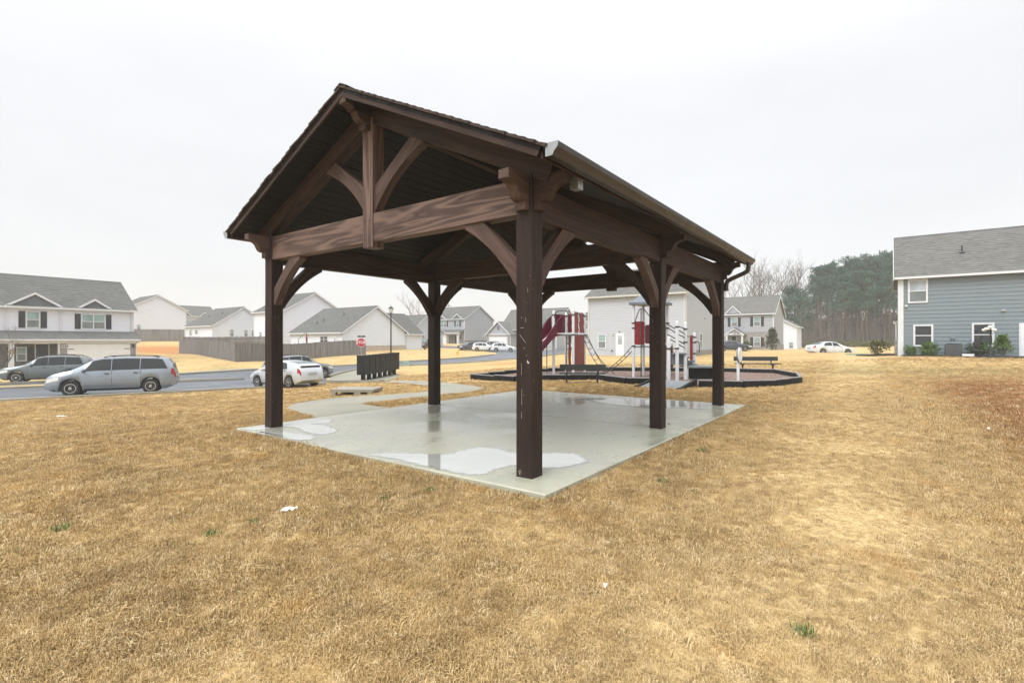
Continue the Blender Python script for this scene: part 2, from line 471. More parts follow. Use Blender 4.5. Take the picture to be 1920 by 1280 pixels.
def ribbon(name, path, wd, h0, h1, m, parent=None, side=0.0):
    """kerb: a strip of real height swept along a ground path"""
    P = [Vector((p[0], p[1])) for p in path]; Q = []
    for a, b in zip(P[:-1], P[1:]):
        n = max(1, int((b - a).length / 1.2))
        Q += [a + (b - a) * (i / n) for i in range(n)]
    Q.append(P[-1]); mb = MB(); n = len(Q)
    for i, q in enumerate(Q):
        d = (Q[min(i + 1, n - 1)] - Q[max(i - 1, 0)]).normalized(); nn = Vector((-d.y, d.x))
        a, b = q + nn * (side - wd / 2), q + nn * (side + wd / 2)
        z = g(q.x, q.y)
        mb.v += [(a.x, a.y, z + h0), (a.x, a.y, z + h1), (b.x, b.y, z + h1), (b.x, b.y, z + h0)]
    for i in range(n - 1):
        for k in range(4):
            mb.f.append((4 * i + k, 4 * i + (k + 1) % 4, 4 * i + 4 + (k + 1) % 4, 4 * i + 4 + k))
    mb.f += [(0, 1, 2, 3), tuple(4 * (n - 1) + k for k in (3, 2, 1, 0))]
    return prop(mb.build(name, m, parent), kind='structure')

# ---- ground sheet
def seq(*segs):
    out = []
    for a, b, s in segs: out += list(np.arange(a, b, s))
    return np.array(out + [segs[-1][1]])
GX = seq((-360, -120, 40), (-120, -48, 4), (-48, -16, 1), (-16, 16, .5), (16, 48, 1), (48, 120, 4), (120, 360, 40))
GY = seq((-80, -20, 20), (-20, -2, 2), (-2, 30, .5), (30, 80, 1), (80, 160, 4), (160, 400, 40))
XX, YY = np.meshgrid(GX, GY); XF, YF = XX.ravel(), YY.ravel()
ZF = gz(XF, YF)
micro = (np.sin(XF * 1.9 + 1.3 * np.sin(YF * 1.1)) * np.sin(YF * 2.3 + np.sin(XF * .9)) * .012) * (np.hypot(XF, YF) < 60)
paved = np.zeros(len(XF), bool)
for poly in EXCL: paved |= inside(poly, XF, YF)
inmed = inside(MEDIAN, XF, YF)
ZF = ZF + np.where(paved, -.03, micro)
nx, ny = len(GX), len(GY)
faces = [(j * nx + i, j * nx + i + 1, (j + 1) * nx + i + 1, (j + 1) * nx + i) for j in range(ny - 1) for i in range(nx - 1)]
gme = bpy.data.meshes.new('ground')
gme.from_pydata(np.stack([XF, YF, ZF], 1).tolist(), [], faces)
def blob(cx, cy_, rx, ry, rot=0.0):
    c, s_ = math.cos(rot), math.sin(rot); dx, dy = XF - cx, YF - cy_
    return np.exp(-(((dx * c + dy * s_) / rx) ** 2 + ((-dx * s_ + dy * c) / ry) ** 2))
clay = blob(-46.5, 67.5, 8, 6) * 1.8 + blob(-44, 65.5, 5, 3) * .8 + blob(px(955, 42), 42, 3, 1.6) * .7 + blob(px(925, 23.5), 23.5, .7, .5) * .8 + blob(px(1300, 33), 33, 5, 1.5) * .35 + blob(px(1880, 17), 17, 4, 3) * .25
green = blob(10.3, 31, 7, 1.6) * .5 + blob(20, 23, 6, 1.6, -.5) * .9 + blob(px(420, 46), 46, 3, 2) * .5 + blob(px(900, 49), 49, 3, 1.2) * .6 + blob(px(1800, 24), 25, 6, 2.2, -.5) * .75 + blob(px(1650, 27), 29, 4, 1.5, -.5) * .5 + blob(px(1290, 36), 36, 6, 1.5) * .5 + blob(px(830, 17), 18, 2, 1) * .2
dark = blob(18.5, 25, 5, 1.5, -.5) * .8 + blob(px(1900, 10.5), 11, 2.6, 4.5, -.2) * .9 + blob(px(1760, 20), 21, 5, 1.8, -.6) * .5 + blob(px(1500, 33), 35, 4, 1.5) * .4 + blob(px(1870, 13), 14.5, 3, 3) * .6
ca = gme.color_attributes.new('tone', 'FLOAT_COLOR', 'POINT')
ca.data.foreach_set('color', np.clip(np.stack([clay, green, dark, np.ones_like(clay)], 1), 0, 1).ravel().astype(np.float32))
gme.shade_smooth()

def straw_nodes(t, pos, tone=None):
    """dormant-lawn colour from world position, shared by soil sheet and blades"""
    n1 = t.noise(pos, .42, 4, .6); n2 = t.noise(pos, 2.6, 5, .65)
    f = t.math('ADD', t.math('MULTIPLY', n1, .5), t.math('MULTIPLY', n2, .5))
    col = t.ramp(f, [(.30, (.275, .182, .080)), (.44, (.42, .290, .128)), (.55, (.525, .376, .170)), (.70, (.59, .446, .232))])
    # across-track coordinate: a paler worn track, then rougher red-brown growth to its right
    dt = t.node('ShaderNodeVectorMath', operation='DOT_PRODUCT'); t.l.new(pos, dt.inputs[0]); dt.inputs[1].default_value = (.83, -.56, 0)
    s_ = t.math('ADD', dt.outputs['Value'], t.math('MULTIPLY', t.math('SUBTRACT', n2, .5), 1.5))
    s_ = t.math('MULTIPLY_ADD', s_, .1); s_.node.inputs[2].default_value = .5
    trk = t.ramp(s_, [(.32, 0.0), (.42, .85), (.57, .85), (.66, 0.0)])
    col = t.mix(trk, col, (.545, .405, .200))
    sy = t.node('ShaderNodeSeparateXYZ'); t.l.new(pos, sy.inputs[0])
    near = t.ramp(t.math('MULTIPLY', sy.outputs[1], .03), [(.0, 1.0), (.50, 1.0), (.62, 0.0)])
    rb = t.math('MULTIPLY', t.ramp(s_, [(.66, 0.0), (.76, .95)]), near)
    return t.mix(rb, col, (.33, .165, .062))
t = NT('dormant_lawn')
pos = t.coord('Position')
col = straw_nodes(t, pos)
fine = t.noise(pos, 22, 6, .75)
streak = t.noise(t.coord('Position', (1.0, .35, 1)), 9, 5, .7)
col = t.mix(t.ramp(fine, [(.34, .75), (.56, 0.0)]), col, (.17, .11, .05))
col = t.mix(t.ramp(streak, [(.48, 0.0), (.7, .7)]), col, (.68, .53, .29))
at = t.node('ShaderNodeVertexColor', layer_name='tone'); s3 = t.node('ShaderNodeSeparateColor'); t.l.new(at.outputs[0], s3.inputs[0])
def gate(ch, k):
    return t.math('MULTIPLY', s3.outputs[ch], t.ramp(t.noise(pos, 3.2, 5, .7), [(.28, 0.0), (.5, k)]))
col = t.mix(gate(0, 1.0), col, (.37, .165, .060))
col = t.mix(gate(1, .85), col, (.17, .175, .065))
col = t.mix(gate(2, .8), col, (.20, .118, .05))
t.P('Base Color', col); t.P('Roughness', .95); t.P('Specular IOR Level', .1)
t.bump(t.math('ADD', fine, streak), .6, .03)
M['lawn'] = t.m
ground = prop(link('ground', gme, M['lawn']), kind='structure')

# ---- paving materials
def asphalt():
    t = NT('wet_asphalt'); pos = t.coord('Position')
    t.P('Base Color', t.ramp(t.noise(pos, .35, 4), [(.3, (.07, .082, .098)), (.7, (.105, .118, .138))]))
    t.P('Roughness', t.ramp(t.noise(pos, .5, 4), [(.35, .35), (.65, .6)])); t.bump(t.noise(pos, 60, 3), .3, .01)
    return t.m
M['asphalt'] = asphalt()
def concrete(name, c, rough=.55, wet=0.0, damp=False):
    t = NT(name); pos = t.coord('Position')
    f = t.math('ADD', t.math('MULTIPLY', t.noise(pos, .55, 5, .6), .6), t.math('MULTIPLY', t.noise(pos, 4.5, 6, .7), .4))
    col = t.ramp(f, [(.32, vary(c, .72)), (.5, c), (.68, vary(c, 1.14))])
    gr = t.noise(t.coord('Position', (1, 1.7, 1)), .38, 3)
    col = t.mix(t.ramp(gr, [(.48, 0.0), (.7, .55)]), col, (c[0] * .70, c[1] * .84, c[2] * .76))
    ro = t.ramp(f, [(.35, max(.05, rough - .22 * wet)), (.65, rough)])
    if damp:
        dm = t.ramp(t.noise(pos, .42, 4, .5, .4), [(.50, 0.0), (.58, 1.0)])
        col = t.mix(t.math('MULTIPLY', dm, .34), col, (c[0] * .42, c[1] * .43, c[2] * .42))
        ro = t.mix(dm, ro, (.16, .16, .16))
    t.P('Base Color', col)
    t.P('Roughness', ro); t.P('Specular IOR Level', .5)
    t.bump(t.noise(pos, 45, 5, .7), .12, .006)
    return t.m
M['slab'] = concrete('damp_slab_concrete', (.425, .42, .335), .42, .9, True)
M['walk'] = concrete('walk_concrete', (.25, .236, .185), .6, .3)
M['kerb'] = concrete('kerb_concrete', (.265, .245, .20), .8)
M['joint'] = simple('joint_filler', (.10, .10, .09), .9)

drape('road', ROAD, .012, M['asphalt'], 1.0)
drape('side_street', SIDE, .022, M['asphalt'], 1.0)
drape('path', PATH1, .018, M['walk'], .6)
drape('mailbox_pad', PAD, .03, M['walk'], .8)
drape('median', MEDIAN, .11, M['lawn'], .5)
ribbon('kerb_bay', bay_n, .32, -.05, .11, M['kerb'], side=-.1)
ribbon('kerb_median', med_n[::-1] + [tuple(tip[:2])] + med_f, .16, -.05, .135, M['kerb'])
ribbon('kerb_far', E_far, .35, -.05, .14, M['kerb'], side=.1)
ribbon('kerb_near', E_near, .25, -.05, .12, M['kerb'], side=-.1)
ribbon('kerb_pad', hits([(613, 716.8), (660, 717), (716, 716.8)]), .3, -.05, .14, M['kerb'])
swk = [tuple(Vector(E_far[i]) + Vector((-.8, .6)) * 1.2) for i in range(4)]
ribbon('sidewalk', swk, 1.3, -.1, .05, M['walk'])

# ---- pavilion slab, two poured panels with a joint between them
prow = bpy.data.objects.new('concrete_slab', None); COL.objects.link(prow)
prow.location = PC; prow.rotation_euler = (0, 0, -YAW); prop(prow, kind='structure')
jv = PD + .12
for va, vb in ((SV0, jv - .006), (jv + .006, SV1)):
    mb = MB(); ch = .015
    ring = lambda i, z: [(SU0 + i, va + i, z), (SU1 - i, va + i, z), (SU1 - i, vb - i, z), (SU0 + i, vb - i, z)]
    mb.v = ring(0, -.16) + ring(0, -ch) + ring(ch, 0)
    mb.f = [(0, 1, 5, 4), (1, 2, 6, 5), (2, 3, 7, 6), (3, 0, 4, 7), (4, 5, 9, 8), (5, 6, 10, 9), (6, 7, 11, 10), (7, 4, 8, 11), (8, 9, 10, 11), (3, 2, 1, 0)]
    mb.build('panel', M['slab'], prow)
MB().box((SU0 + .01, jv - .0055, -.15), (SU1 - .01, jv + .0055, -.008)).build('joint', M['joint'], prow)

# ---- puddles: thin water lenses lying on the slab
t = NT('puddle_water')
t.P('Base Color', t.ramp(t.noise(t.coord('Position'), 1.2, 4), [(.3, (.42, .43, .39)), (.7, (.50, .51, .48))]))
t.P('Roughness', .035); t.P('IOR', 3.4); t.P('Specular IOR Level', .75)
ea = t.node('ShaderNodeAttribute', attribute_name='edge')
am = t.math('ADD', ea.outputs['Fac'], t.math('MULTIPLY', t.math('SUBTRACT', t.noise(t.coord('Position'), 9, 4), .5), .5))
t.P('Alpha', t.ramp(am, [(.18, 0.0), (.85, 1.0)]))
M['puddle'] = t.m
def flat(pxx, pyy, z):
    d = (EYE - z) * FPX / (pyy - CY); return ((pxx - 960) / FPX * d, d)
PUD = [[(690, 851.5), (745, 849), (800, 850.5), (845, 850), (857, 845), (898, 838.5), (933, 840.5), (955, 846), (985, 850), (1019, 849), (1060, 848.5), (1084, 852), (1100, 862), (1082, 870.5), (1045, 876), (1000, 876), (968, 872), (942, 876), (920, 884), (896, 890), (850, 884.5), (795, 872.5), (740, 860)],
       [(453, 803), (495, 799), (535, 793), (568, 787), (605, 784.5), (624, 787), (618, 792), (588, 794.5), (612, 797), (629, 803), (630, 810), (600, 814), (573, 810), (560, 803), (540, 799.5), (520, 802), (490, 805.5), (470, 806)],
       [(532, 809.5), (556, 811.5), (588, 817), (590, 822), (565, 825), (545, 823), (510, 816.5), (480, 809.5), (500, 808)],
       [(1092, 746.5), (1150, 746.3), (1215, 748.5), (1290, 751.5), (1338, 755.5), (1350, 762), (1318, 766.5), (1268, 764.5), (1210, 764), (1150, 758), (1112, 751)]]
for pl in PUD:
    pts = [Vector(p) for p in spline([flat(x, y, .003) for x, y in pl], 6, True)]; n = len(pts)
    area = sum(pts[i].x * pts[(i + 1) % n].y - pts[(i + 1) % n].x * pts[i].y for i in range(n)); sgn = 1 if area > 0 else -1
    rings = []
    for off_, al in ((.07, 0.0), (-.005, .55), (-.06, 1.0)):
        rg_ = []
        for i in range(n):
            d = (pts[(i + 2) % n] - pts[i - 2]).normalized(); nv = Vector((d.y, -d.x)) * sgn
            p = pts[i] + nv * (off_ + .018 * math.sin(i * 1.9) + .012 * math.sin(i * .7)); rg_.append((p.x, p.y, .003))
        rings.append((rg_, al))
    mb = MB(); al_ = []
    for rg_, al in rings: mb.v += rg_; al_ += [al] * n
    for k in range(2): mb.f += [(k * n + i, k * n + (i + 1) % n, (k + 1) * n + (i + 1) % n, (k + 1) * n + i) for i in range(n)]
    mb.f.append(tuple(2 * n + i for i in range(n)))
    o = mb.build('puddle', M['puddle'], raw=True); prop(o, kind='structure')
    at_ = o.data.attributes.new('edge', 'FLOAT', 'POINT'); at_.data.foreach_set('value', al_)
    bm = bmesh.new(); bm.from_mesh(o.data); bmesh.ops.triangulate(bm, faces=bm.faces[:])
    for f_ in bm.faces:
        if f_.normal.z < 0: f_.normal_flip()
    bm.to_mesh(o.data); bm.free()
# ------------------------------------------------------------------ pavilion
pav = empty('pavilion', PC, -YAW, 'dark brown timber pavilion with gabled roof on concrete slab', 'pavilion')

def frame(p0, p1, up=(0, 0, 1)):
    p0, p1 = Vector(p0), Vector(p1); x = (p1 - p0).normalized(); up = Vector(up)
    y = up.cross(x).normalized(); z = x.cross(y)
    m = Matrix((x, y, z)).transposed().to_4x4(); m.translation = p0
    return m, (p1 - p0).length
def beam(name, p0, p1, wd, ht, m, up=(0, 0, 1), ch=.007, parent=None):
    """chamfered timber centred on the line p0-p1, its grain along local x"""
    mt, L = frame(p0, p1, up); a, b = wd / 2, ht / 2
    sec = [(-a + ch, -b), (a - ch, -b), (a, -b + ch), (a, b - ch), (a - ch, b), (-a + ch, b), (-a, b - ch), (-a, -b + ch)]
    mb = MB(); N = 8
    nseg = max(1, int(L / .8))
    jj = [(rnd.uniform(-.0025, .0025), rnd.uniform(-.0025, .0025)) for _ in range(nseg + 1)]
    for i in range(nseg + 1):
        mb.v += [(L * i / nseg, q[0] + jj[i][0], q[1] + jj[i][1]) for q in sec]
    for i in range(nseg):
        mb.f += [(i * N + k, i * N + (k + 1) % N, (i + 1) * N + (k + 1) % N, (i + 1) * N + k) for k in range(N)]
    mb.f += [tuple(range(N))[::-1], tuple(nseg * N + k for k in range(N))]
    return mb.build(name, m, parent or pav, mat4=mt)
def plate(name, poly, o, ax, ay, thick, m, parent=None, diag=True):
    """flat-cut timber: outline (a,b) in the plane ax/ay, centred thickness, grain along ax+(-ay)"""
    ax, ay = Vector(ax).normalized(), Vector(ay).normalized(); n = ax.cross(ay)
    lx = (ax + ay).normalized() if diag else ax; ly = n; lz = lx.cross(ly)
    mt = Matrix((lx, ly, lz)).transposed().to_4x4(); mt.translation = Vector(o); inv = mt.inverted()
    mb = MB(); N = len(poly)
    loc = [[inv @ (Vector(o) + ax * a + ay * b + n * s_) for a, b in poly] for s_ in (-thick / 2, thick / 2)]
    mb.v = [tuple(p) for p in loc[0] + loc[1]]
    mb.f = [tuple(range(N))[::-1], tuple(range(N, 2 * N))] + [(i, (i + 1) % N, N + (i + 1) % N, N + i) for i in range(N)]
    return mb.build(name, m, parent or pav, mat4=mt)
def bez(a, c, b, n=10):
    return [((1 - t) ** 2 * a[0] + 2 * t * (1 - t) * c[0] + t * t * b[0], (1 - t) ** 2 * a[1] + 2 * t * (1 - t) * c[1] + t * t * b[1]) for t in [i / n for i in range(n + 1)]]

H = PS / 2
posts = {}
for iv, v in enumerate((0.0, PD, PD2)):
    for iu, u in enumerate((-PS, -PW - PS)):
        uc, vc = u + H, v + H
        o = beam('post', (uc, vc, 0.002), (uc, vc, 3.60), PS, PS, M['wood_post'], up=(0, 1, 0), ch=.012)
        posts[(iv, iu)] = o
        MB().box((uc - H + .02, vc - H + .02, -.004), (uc + H - .02, vc + H - .02, .012)).build('post_base', M['silver'], pav)
UR, UL = -H, -PW - H                     # post centre lines
# plate beams along the eaves, tie beams across
for u in (UR, UL):
    beam('plate_beam', (u, .004, 3.29), (u, PD2 + PS - .004, 3.29), .185, .42, M['wood_beam'])
ZT = lambda u: 5.36 - .47 * abs(u - UC)  # top of roofing
SL = math.atan(.47)
for iv, v in enumerate((0.0, PD, PD2)):
    vc = v + H
    front = iv == 0
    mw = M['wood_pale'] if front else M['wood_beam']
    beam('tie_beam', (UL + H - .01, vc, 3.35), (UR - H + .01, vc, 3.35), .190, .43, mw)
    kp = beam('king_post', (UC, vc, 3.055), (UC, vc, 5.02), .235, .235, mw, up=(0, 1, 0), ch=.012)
    # rafters
    for sgn in (1, -1):
        ue = UC + sgn * 3.30
        zc = lambda u: ZT(u) - .235
        beam('rafter', (UC + sgn * .02, vc, zc(UC + sgn * .02)), (ue, vc, zc(ue)), .20, .262, M['wood_beam'], up=(0, 0, 1))
        # curved king-post strut
        zr = lambda u: ZT(u) - .372
        ax = (sgn, 0, 0)
        f = lambda du, dz=0.0: (du, zr(UC + sgn * du) + .02 - 3.0 + dz)
        poly = [(.117, 3.99 - 3.0), f(.93)] + [f(1.16)] + bez((1.16, f(1.16)[1] - .05), (.50, 1.16), (.117, .585), 10)
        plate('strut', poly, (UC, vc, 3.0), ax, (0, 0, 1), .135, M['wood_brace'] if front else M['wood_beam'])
    if front:
        for du in (-.055, .055):
            for dz in (.115, .40):
                MB().lathe([(.011, 0), (.011, .006)], (UC + du, vc - .1175 - .004, 3.055 + dz), 'y', 10).build('bolt', M['dark_hole'], pav)
# knee braces
KB = [(.56, 0), (.86, 0), (.86, -.06)] + bez((.86, -.06), (.36, -.34), (.05, -.84), 12)[1:] + [(0, -.84), (0, -.54)]
for iv, v in enumerate((0.0, PD, PD2)):
    for iu, uc in enumerate((UR, UL)):
        vc = v + H; s_ = -1 if iu == 0 else 1
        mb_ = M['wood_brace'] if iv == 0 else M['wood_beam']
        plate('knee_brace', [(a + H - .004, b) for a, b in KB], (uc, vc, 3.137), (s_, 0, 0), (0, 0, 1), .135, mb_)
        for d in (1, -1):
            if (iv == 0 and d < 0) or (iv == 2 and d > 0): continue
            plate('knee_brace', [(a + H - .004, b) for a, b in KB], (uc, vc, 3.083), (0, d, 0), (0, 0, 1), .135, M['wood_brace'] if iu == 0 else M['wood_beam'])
# scrolled corbels carrying the overhangs
CB = [(0, 0), (.40, 0), (.40, -.105)] + bez((.385, -.115), (.25, -.12), (.215, -.20), 6) + bez((.205, -.22), (.17, -.31), (.085, -.30), 6) + [(.085, -.40), (0, -.40)]
for iv, v in enumerate((0.0, PD, PD2)):
    for iu, uc in enumerate((UR, UL)):
        vc = v + H
        plate('corbel', [(a + H - .003, b) for a, b in CB], (uc, vc, 3.565), (1 if iu == 0 else -1, 0, 0), (0, 0, 1), .145, M['wood_beam'], diag=False)
        if iv != 1:
            d = -1 if iv == 0 else 1
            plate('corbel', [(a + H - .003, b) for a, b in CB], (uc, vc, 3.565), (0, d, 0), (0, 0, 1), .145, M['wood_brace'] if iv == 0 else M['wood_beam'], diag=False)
for v, d in ((0.0, -1), (PD2, 1)):
    plate('corbel', [(a * 1.12 + H - .003, b * .95) for a, b in CB], (UC, v + H, 5.20), (0, d, 0), (0, 0, 1), .15, M['wood_brace'], diag=False)
beam('ridge_beam', (UC, -.30, 5.13), (UC, PD2 + PS + .30, 5.13), .16, .20, M['wood_beam'])
# roof deck: tongue-and-groove planks, sharing one mesh per side
V0, V1 = -.46, PD2 + PS + .46
CE = 3.50                               # horizontal run of each slope
n_pl = 22
Lsl = CE / math.cos(SL)
pw = Lsl / n_pl
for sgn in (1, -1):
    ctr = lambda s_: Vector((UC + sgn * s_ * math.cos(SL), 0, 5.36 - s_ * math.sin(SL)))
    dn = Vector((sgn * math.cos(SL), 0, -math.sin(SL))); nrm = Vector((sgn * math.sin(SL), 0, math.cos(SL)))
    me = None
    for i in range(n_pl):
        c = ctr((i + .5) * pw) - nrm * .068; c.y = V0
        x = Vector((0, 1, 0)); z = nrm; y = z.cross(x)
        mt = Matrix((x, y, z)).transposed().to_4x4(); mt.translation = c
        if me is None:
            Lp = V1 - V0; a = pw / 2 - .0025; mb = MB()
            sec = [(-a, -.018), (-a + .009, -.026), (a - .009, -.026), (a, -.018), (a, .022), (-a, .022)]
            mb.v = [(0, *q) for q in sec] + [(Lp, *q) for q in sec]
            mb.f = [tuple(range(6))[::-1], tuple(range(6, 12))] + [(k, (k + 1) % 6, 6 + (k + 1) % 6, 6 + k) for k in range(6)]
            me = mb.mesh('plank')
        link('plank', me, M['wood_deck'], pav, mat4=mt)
    # shingle courses with a stepped, slightly ragged edge
    mb = MB(); nc = 27; cw = (Lsl + .05) / nc
    for i in range(nc):
        s0, s1 = i * cw - .02, (i + 1) * cw + .02
        ov0, ov1 = .035 + rnd.uniform(-.014, .014), .035 + rnd.uniform(-.014, .014)
        q = []
        for vv in (V0 - ov0, V1 + ov1):
            for s_, up_ in ((s0, .004), (s1, .022)):
                b = ctr(s_) - nrm * .044
                b.y = vv
                q += [b, b + nrm * (.016 + up_)]
        mb.add(q, [(0, 1, 3, 2), (4, 6, 7, 5), (1, 5, 7, 3), (0, 2, 6, 4), (2, 3, 7, 6), (0, 4, 5, 1)])
    mb.build('shingle_course', M['shingle_pav'], pav)
    # rake boards and eave fascia
    for vv in (V0 + .02, V1 - .02):
        a_, b_ = ctr(.0) - nrm * .115, ctr(Lsl - .01) - nrm * .115
        a_.y = b_.y = vv
        beam('rake_board', a_, b_, .03, .085, M['wood_beam'], ch=.003)
    ef = ctr(Lsl + .012) - nrm * .10
    beam('fascia', (ef.x, V0 + .04, ef.z), (ef.x, V1 - .04, ef.z), .028, .13, M['wood_beam'], ch=.003)
    # K-style gutter
    ue, ze = UC + sgn * (CE + .035), ef.z + .065
    gp = [(0, 0), (0, -.135), (.085, -.135), (.105, -.095), (.145, -.055), (.155, -.012), (.155, .0), (.148, .0), (.146, -.014), (.137, -.050), (.098, -.088), (.080, -.127), (.008, -.127), (.008, 0)]
    gu = MB().prism(gp, (ue, 0, ze), (sgn, 0, 0), (0, 0, 1), (0, 1, 0), V0, V1).build('gutter', M['gutter'], pav)
    cap = [(0, .002), (0, -.138), (.086, -.138), (.107, -.097), (.148, -.056), (.158, -.012), (.158, .002)]
    for vv in (V0 - .004, V1 + .001):
        MB().prism(cap, (ue, 0, ze), (sgn, 0, 0), (0, 0, 1), (0, 1, 0), vv, vv + .003).build('end_cap', M['gutter_cap'], gu)
    # downspout with an offset elbow to the rear post
    px_ = ue + sgn * .075
    ux = (0.05 if sgn > 0 else -PW - PS - .05)
    pts = spline([(px_, V1 - .42, ze - .13), (px_, V1 - .42, ze - .26), (px_ - sgn * .06, V1 - .425, ze - .36), (ux + sgn * .08, V1 - .44, ze - .52), (ux, V1 - .45, ze - .62), (ux, V1 - .45, ze - .80)], 5)
    ds = MB().tube(pts, .055, 8).build('downspout', M['gutter'], pav, smooth=40)
    # floodlight under the eave
    lv = .36
    fl = MB().box((ux - .055 + sgn * .31, lv, 3.43), (ux + .055 + sgn * .31, lv + .12, 3.575)).build('light_box', M['silver'], pav)
    mb = MB()
    for k in range(4):
        mb.box((ux - .058 + sgn * .31, lv - .008, 3.445 + k * .033), (ux + .058 + sgn * .31, lv + .0, 3.462 + k * .033))
    mb.build('fin', M['silver'], fl)
    MB().tube([(ux + sgn * .31, lv + .06, 3.57), (ux + sgn * .31, lv + .06, 3.70)], .015, 8).build('stem', M['silver'], fl)
# ridge cap
mb = MB()
for k in range(36):
    v_a, v_b = V0 - .03 + k * (V1 - V0 + .06) / 36, V0 - .03 + (k + 1.25) * (V1 - V0 + .06) / 36
    z0, z1 = 5.375, 5.392
    mb.add([(UC - .15, v_a, z0 - .07), (UC, v_a, z0), (UC + .15, v_a, z0 - .07), (UC - .15, v_b, z1 - .07 - .017), (UC, v_b, z1 - .017), (UC + .15, v_b, z1 - .07 - .017),
            (UC - .15, v_a, z0 - .085), (UC, v_a, z0 - .02), (UC + .15, v_a, z0 - .085)], [(0, 1, 4, 3), (1, 2, 5, 4), (6, 7, 1, 0), (7, 8, 2, 1)])
mb.build('ridge_cap', M['shingle_pav'], pav)
# scratches and a chipped knot on the near post
for (u0, z0, u1, z1) in ((-.17, 1.78, -.115, 1.78), (-.175, 1.70, -.09, 1.60), (-.15, 1.36, -.15, 1.22), (-.145, 1.05, -.147, .86), (-.15, .78, -.149, .70), (-.12, 1.55, -.10, 1.53), (-.20, .075, -.175, .03), (-.175, .09, -.173, .025), (-.175, .09, -.15, .05), (-.09, 1.9, -.087, 1.84), (-.06, 2.25, -.058, 2.2)):
    d = Vector((u1 - u0, z1 - z0)); L = d.length; d /= L; n = Vector((-d.y, d.x)) * .0016
    MB().add([(u0 + n.x, -.0035, z0 + n.y), (u1 + n.x, -.0035, z1 + n.y), (u1 - n.x, -.0035, z1 - n.y), (u0 - n.x, -.0035, z0 - n.y)], [(0, 1, 2, 3)]).build('scratch', M['scratch'], pav)
MB().add([(-.075, -.0035, 1.375), (-.05, -.0035, 1.352), (-.036, -.0035, 1.368), (-.055, -.0035, 1.385), (-.06, -.0035, 1.402)], [(0, 1, 2, 3, 4)]).build('scratch', M['scratch'], pav)
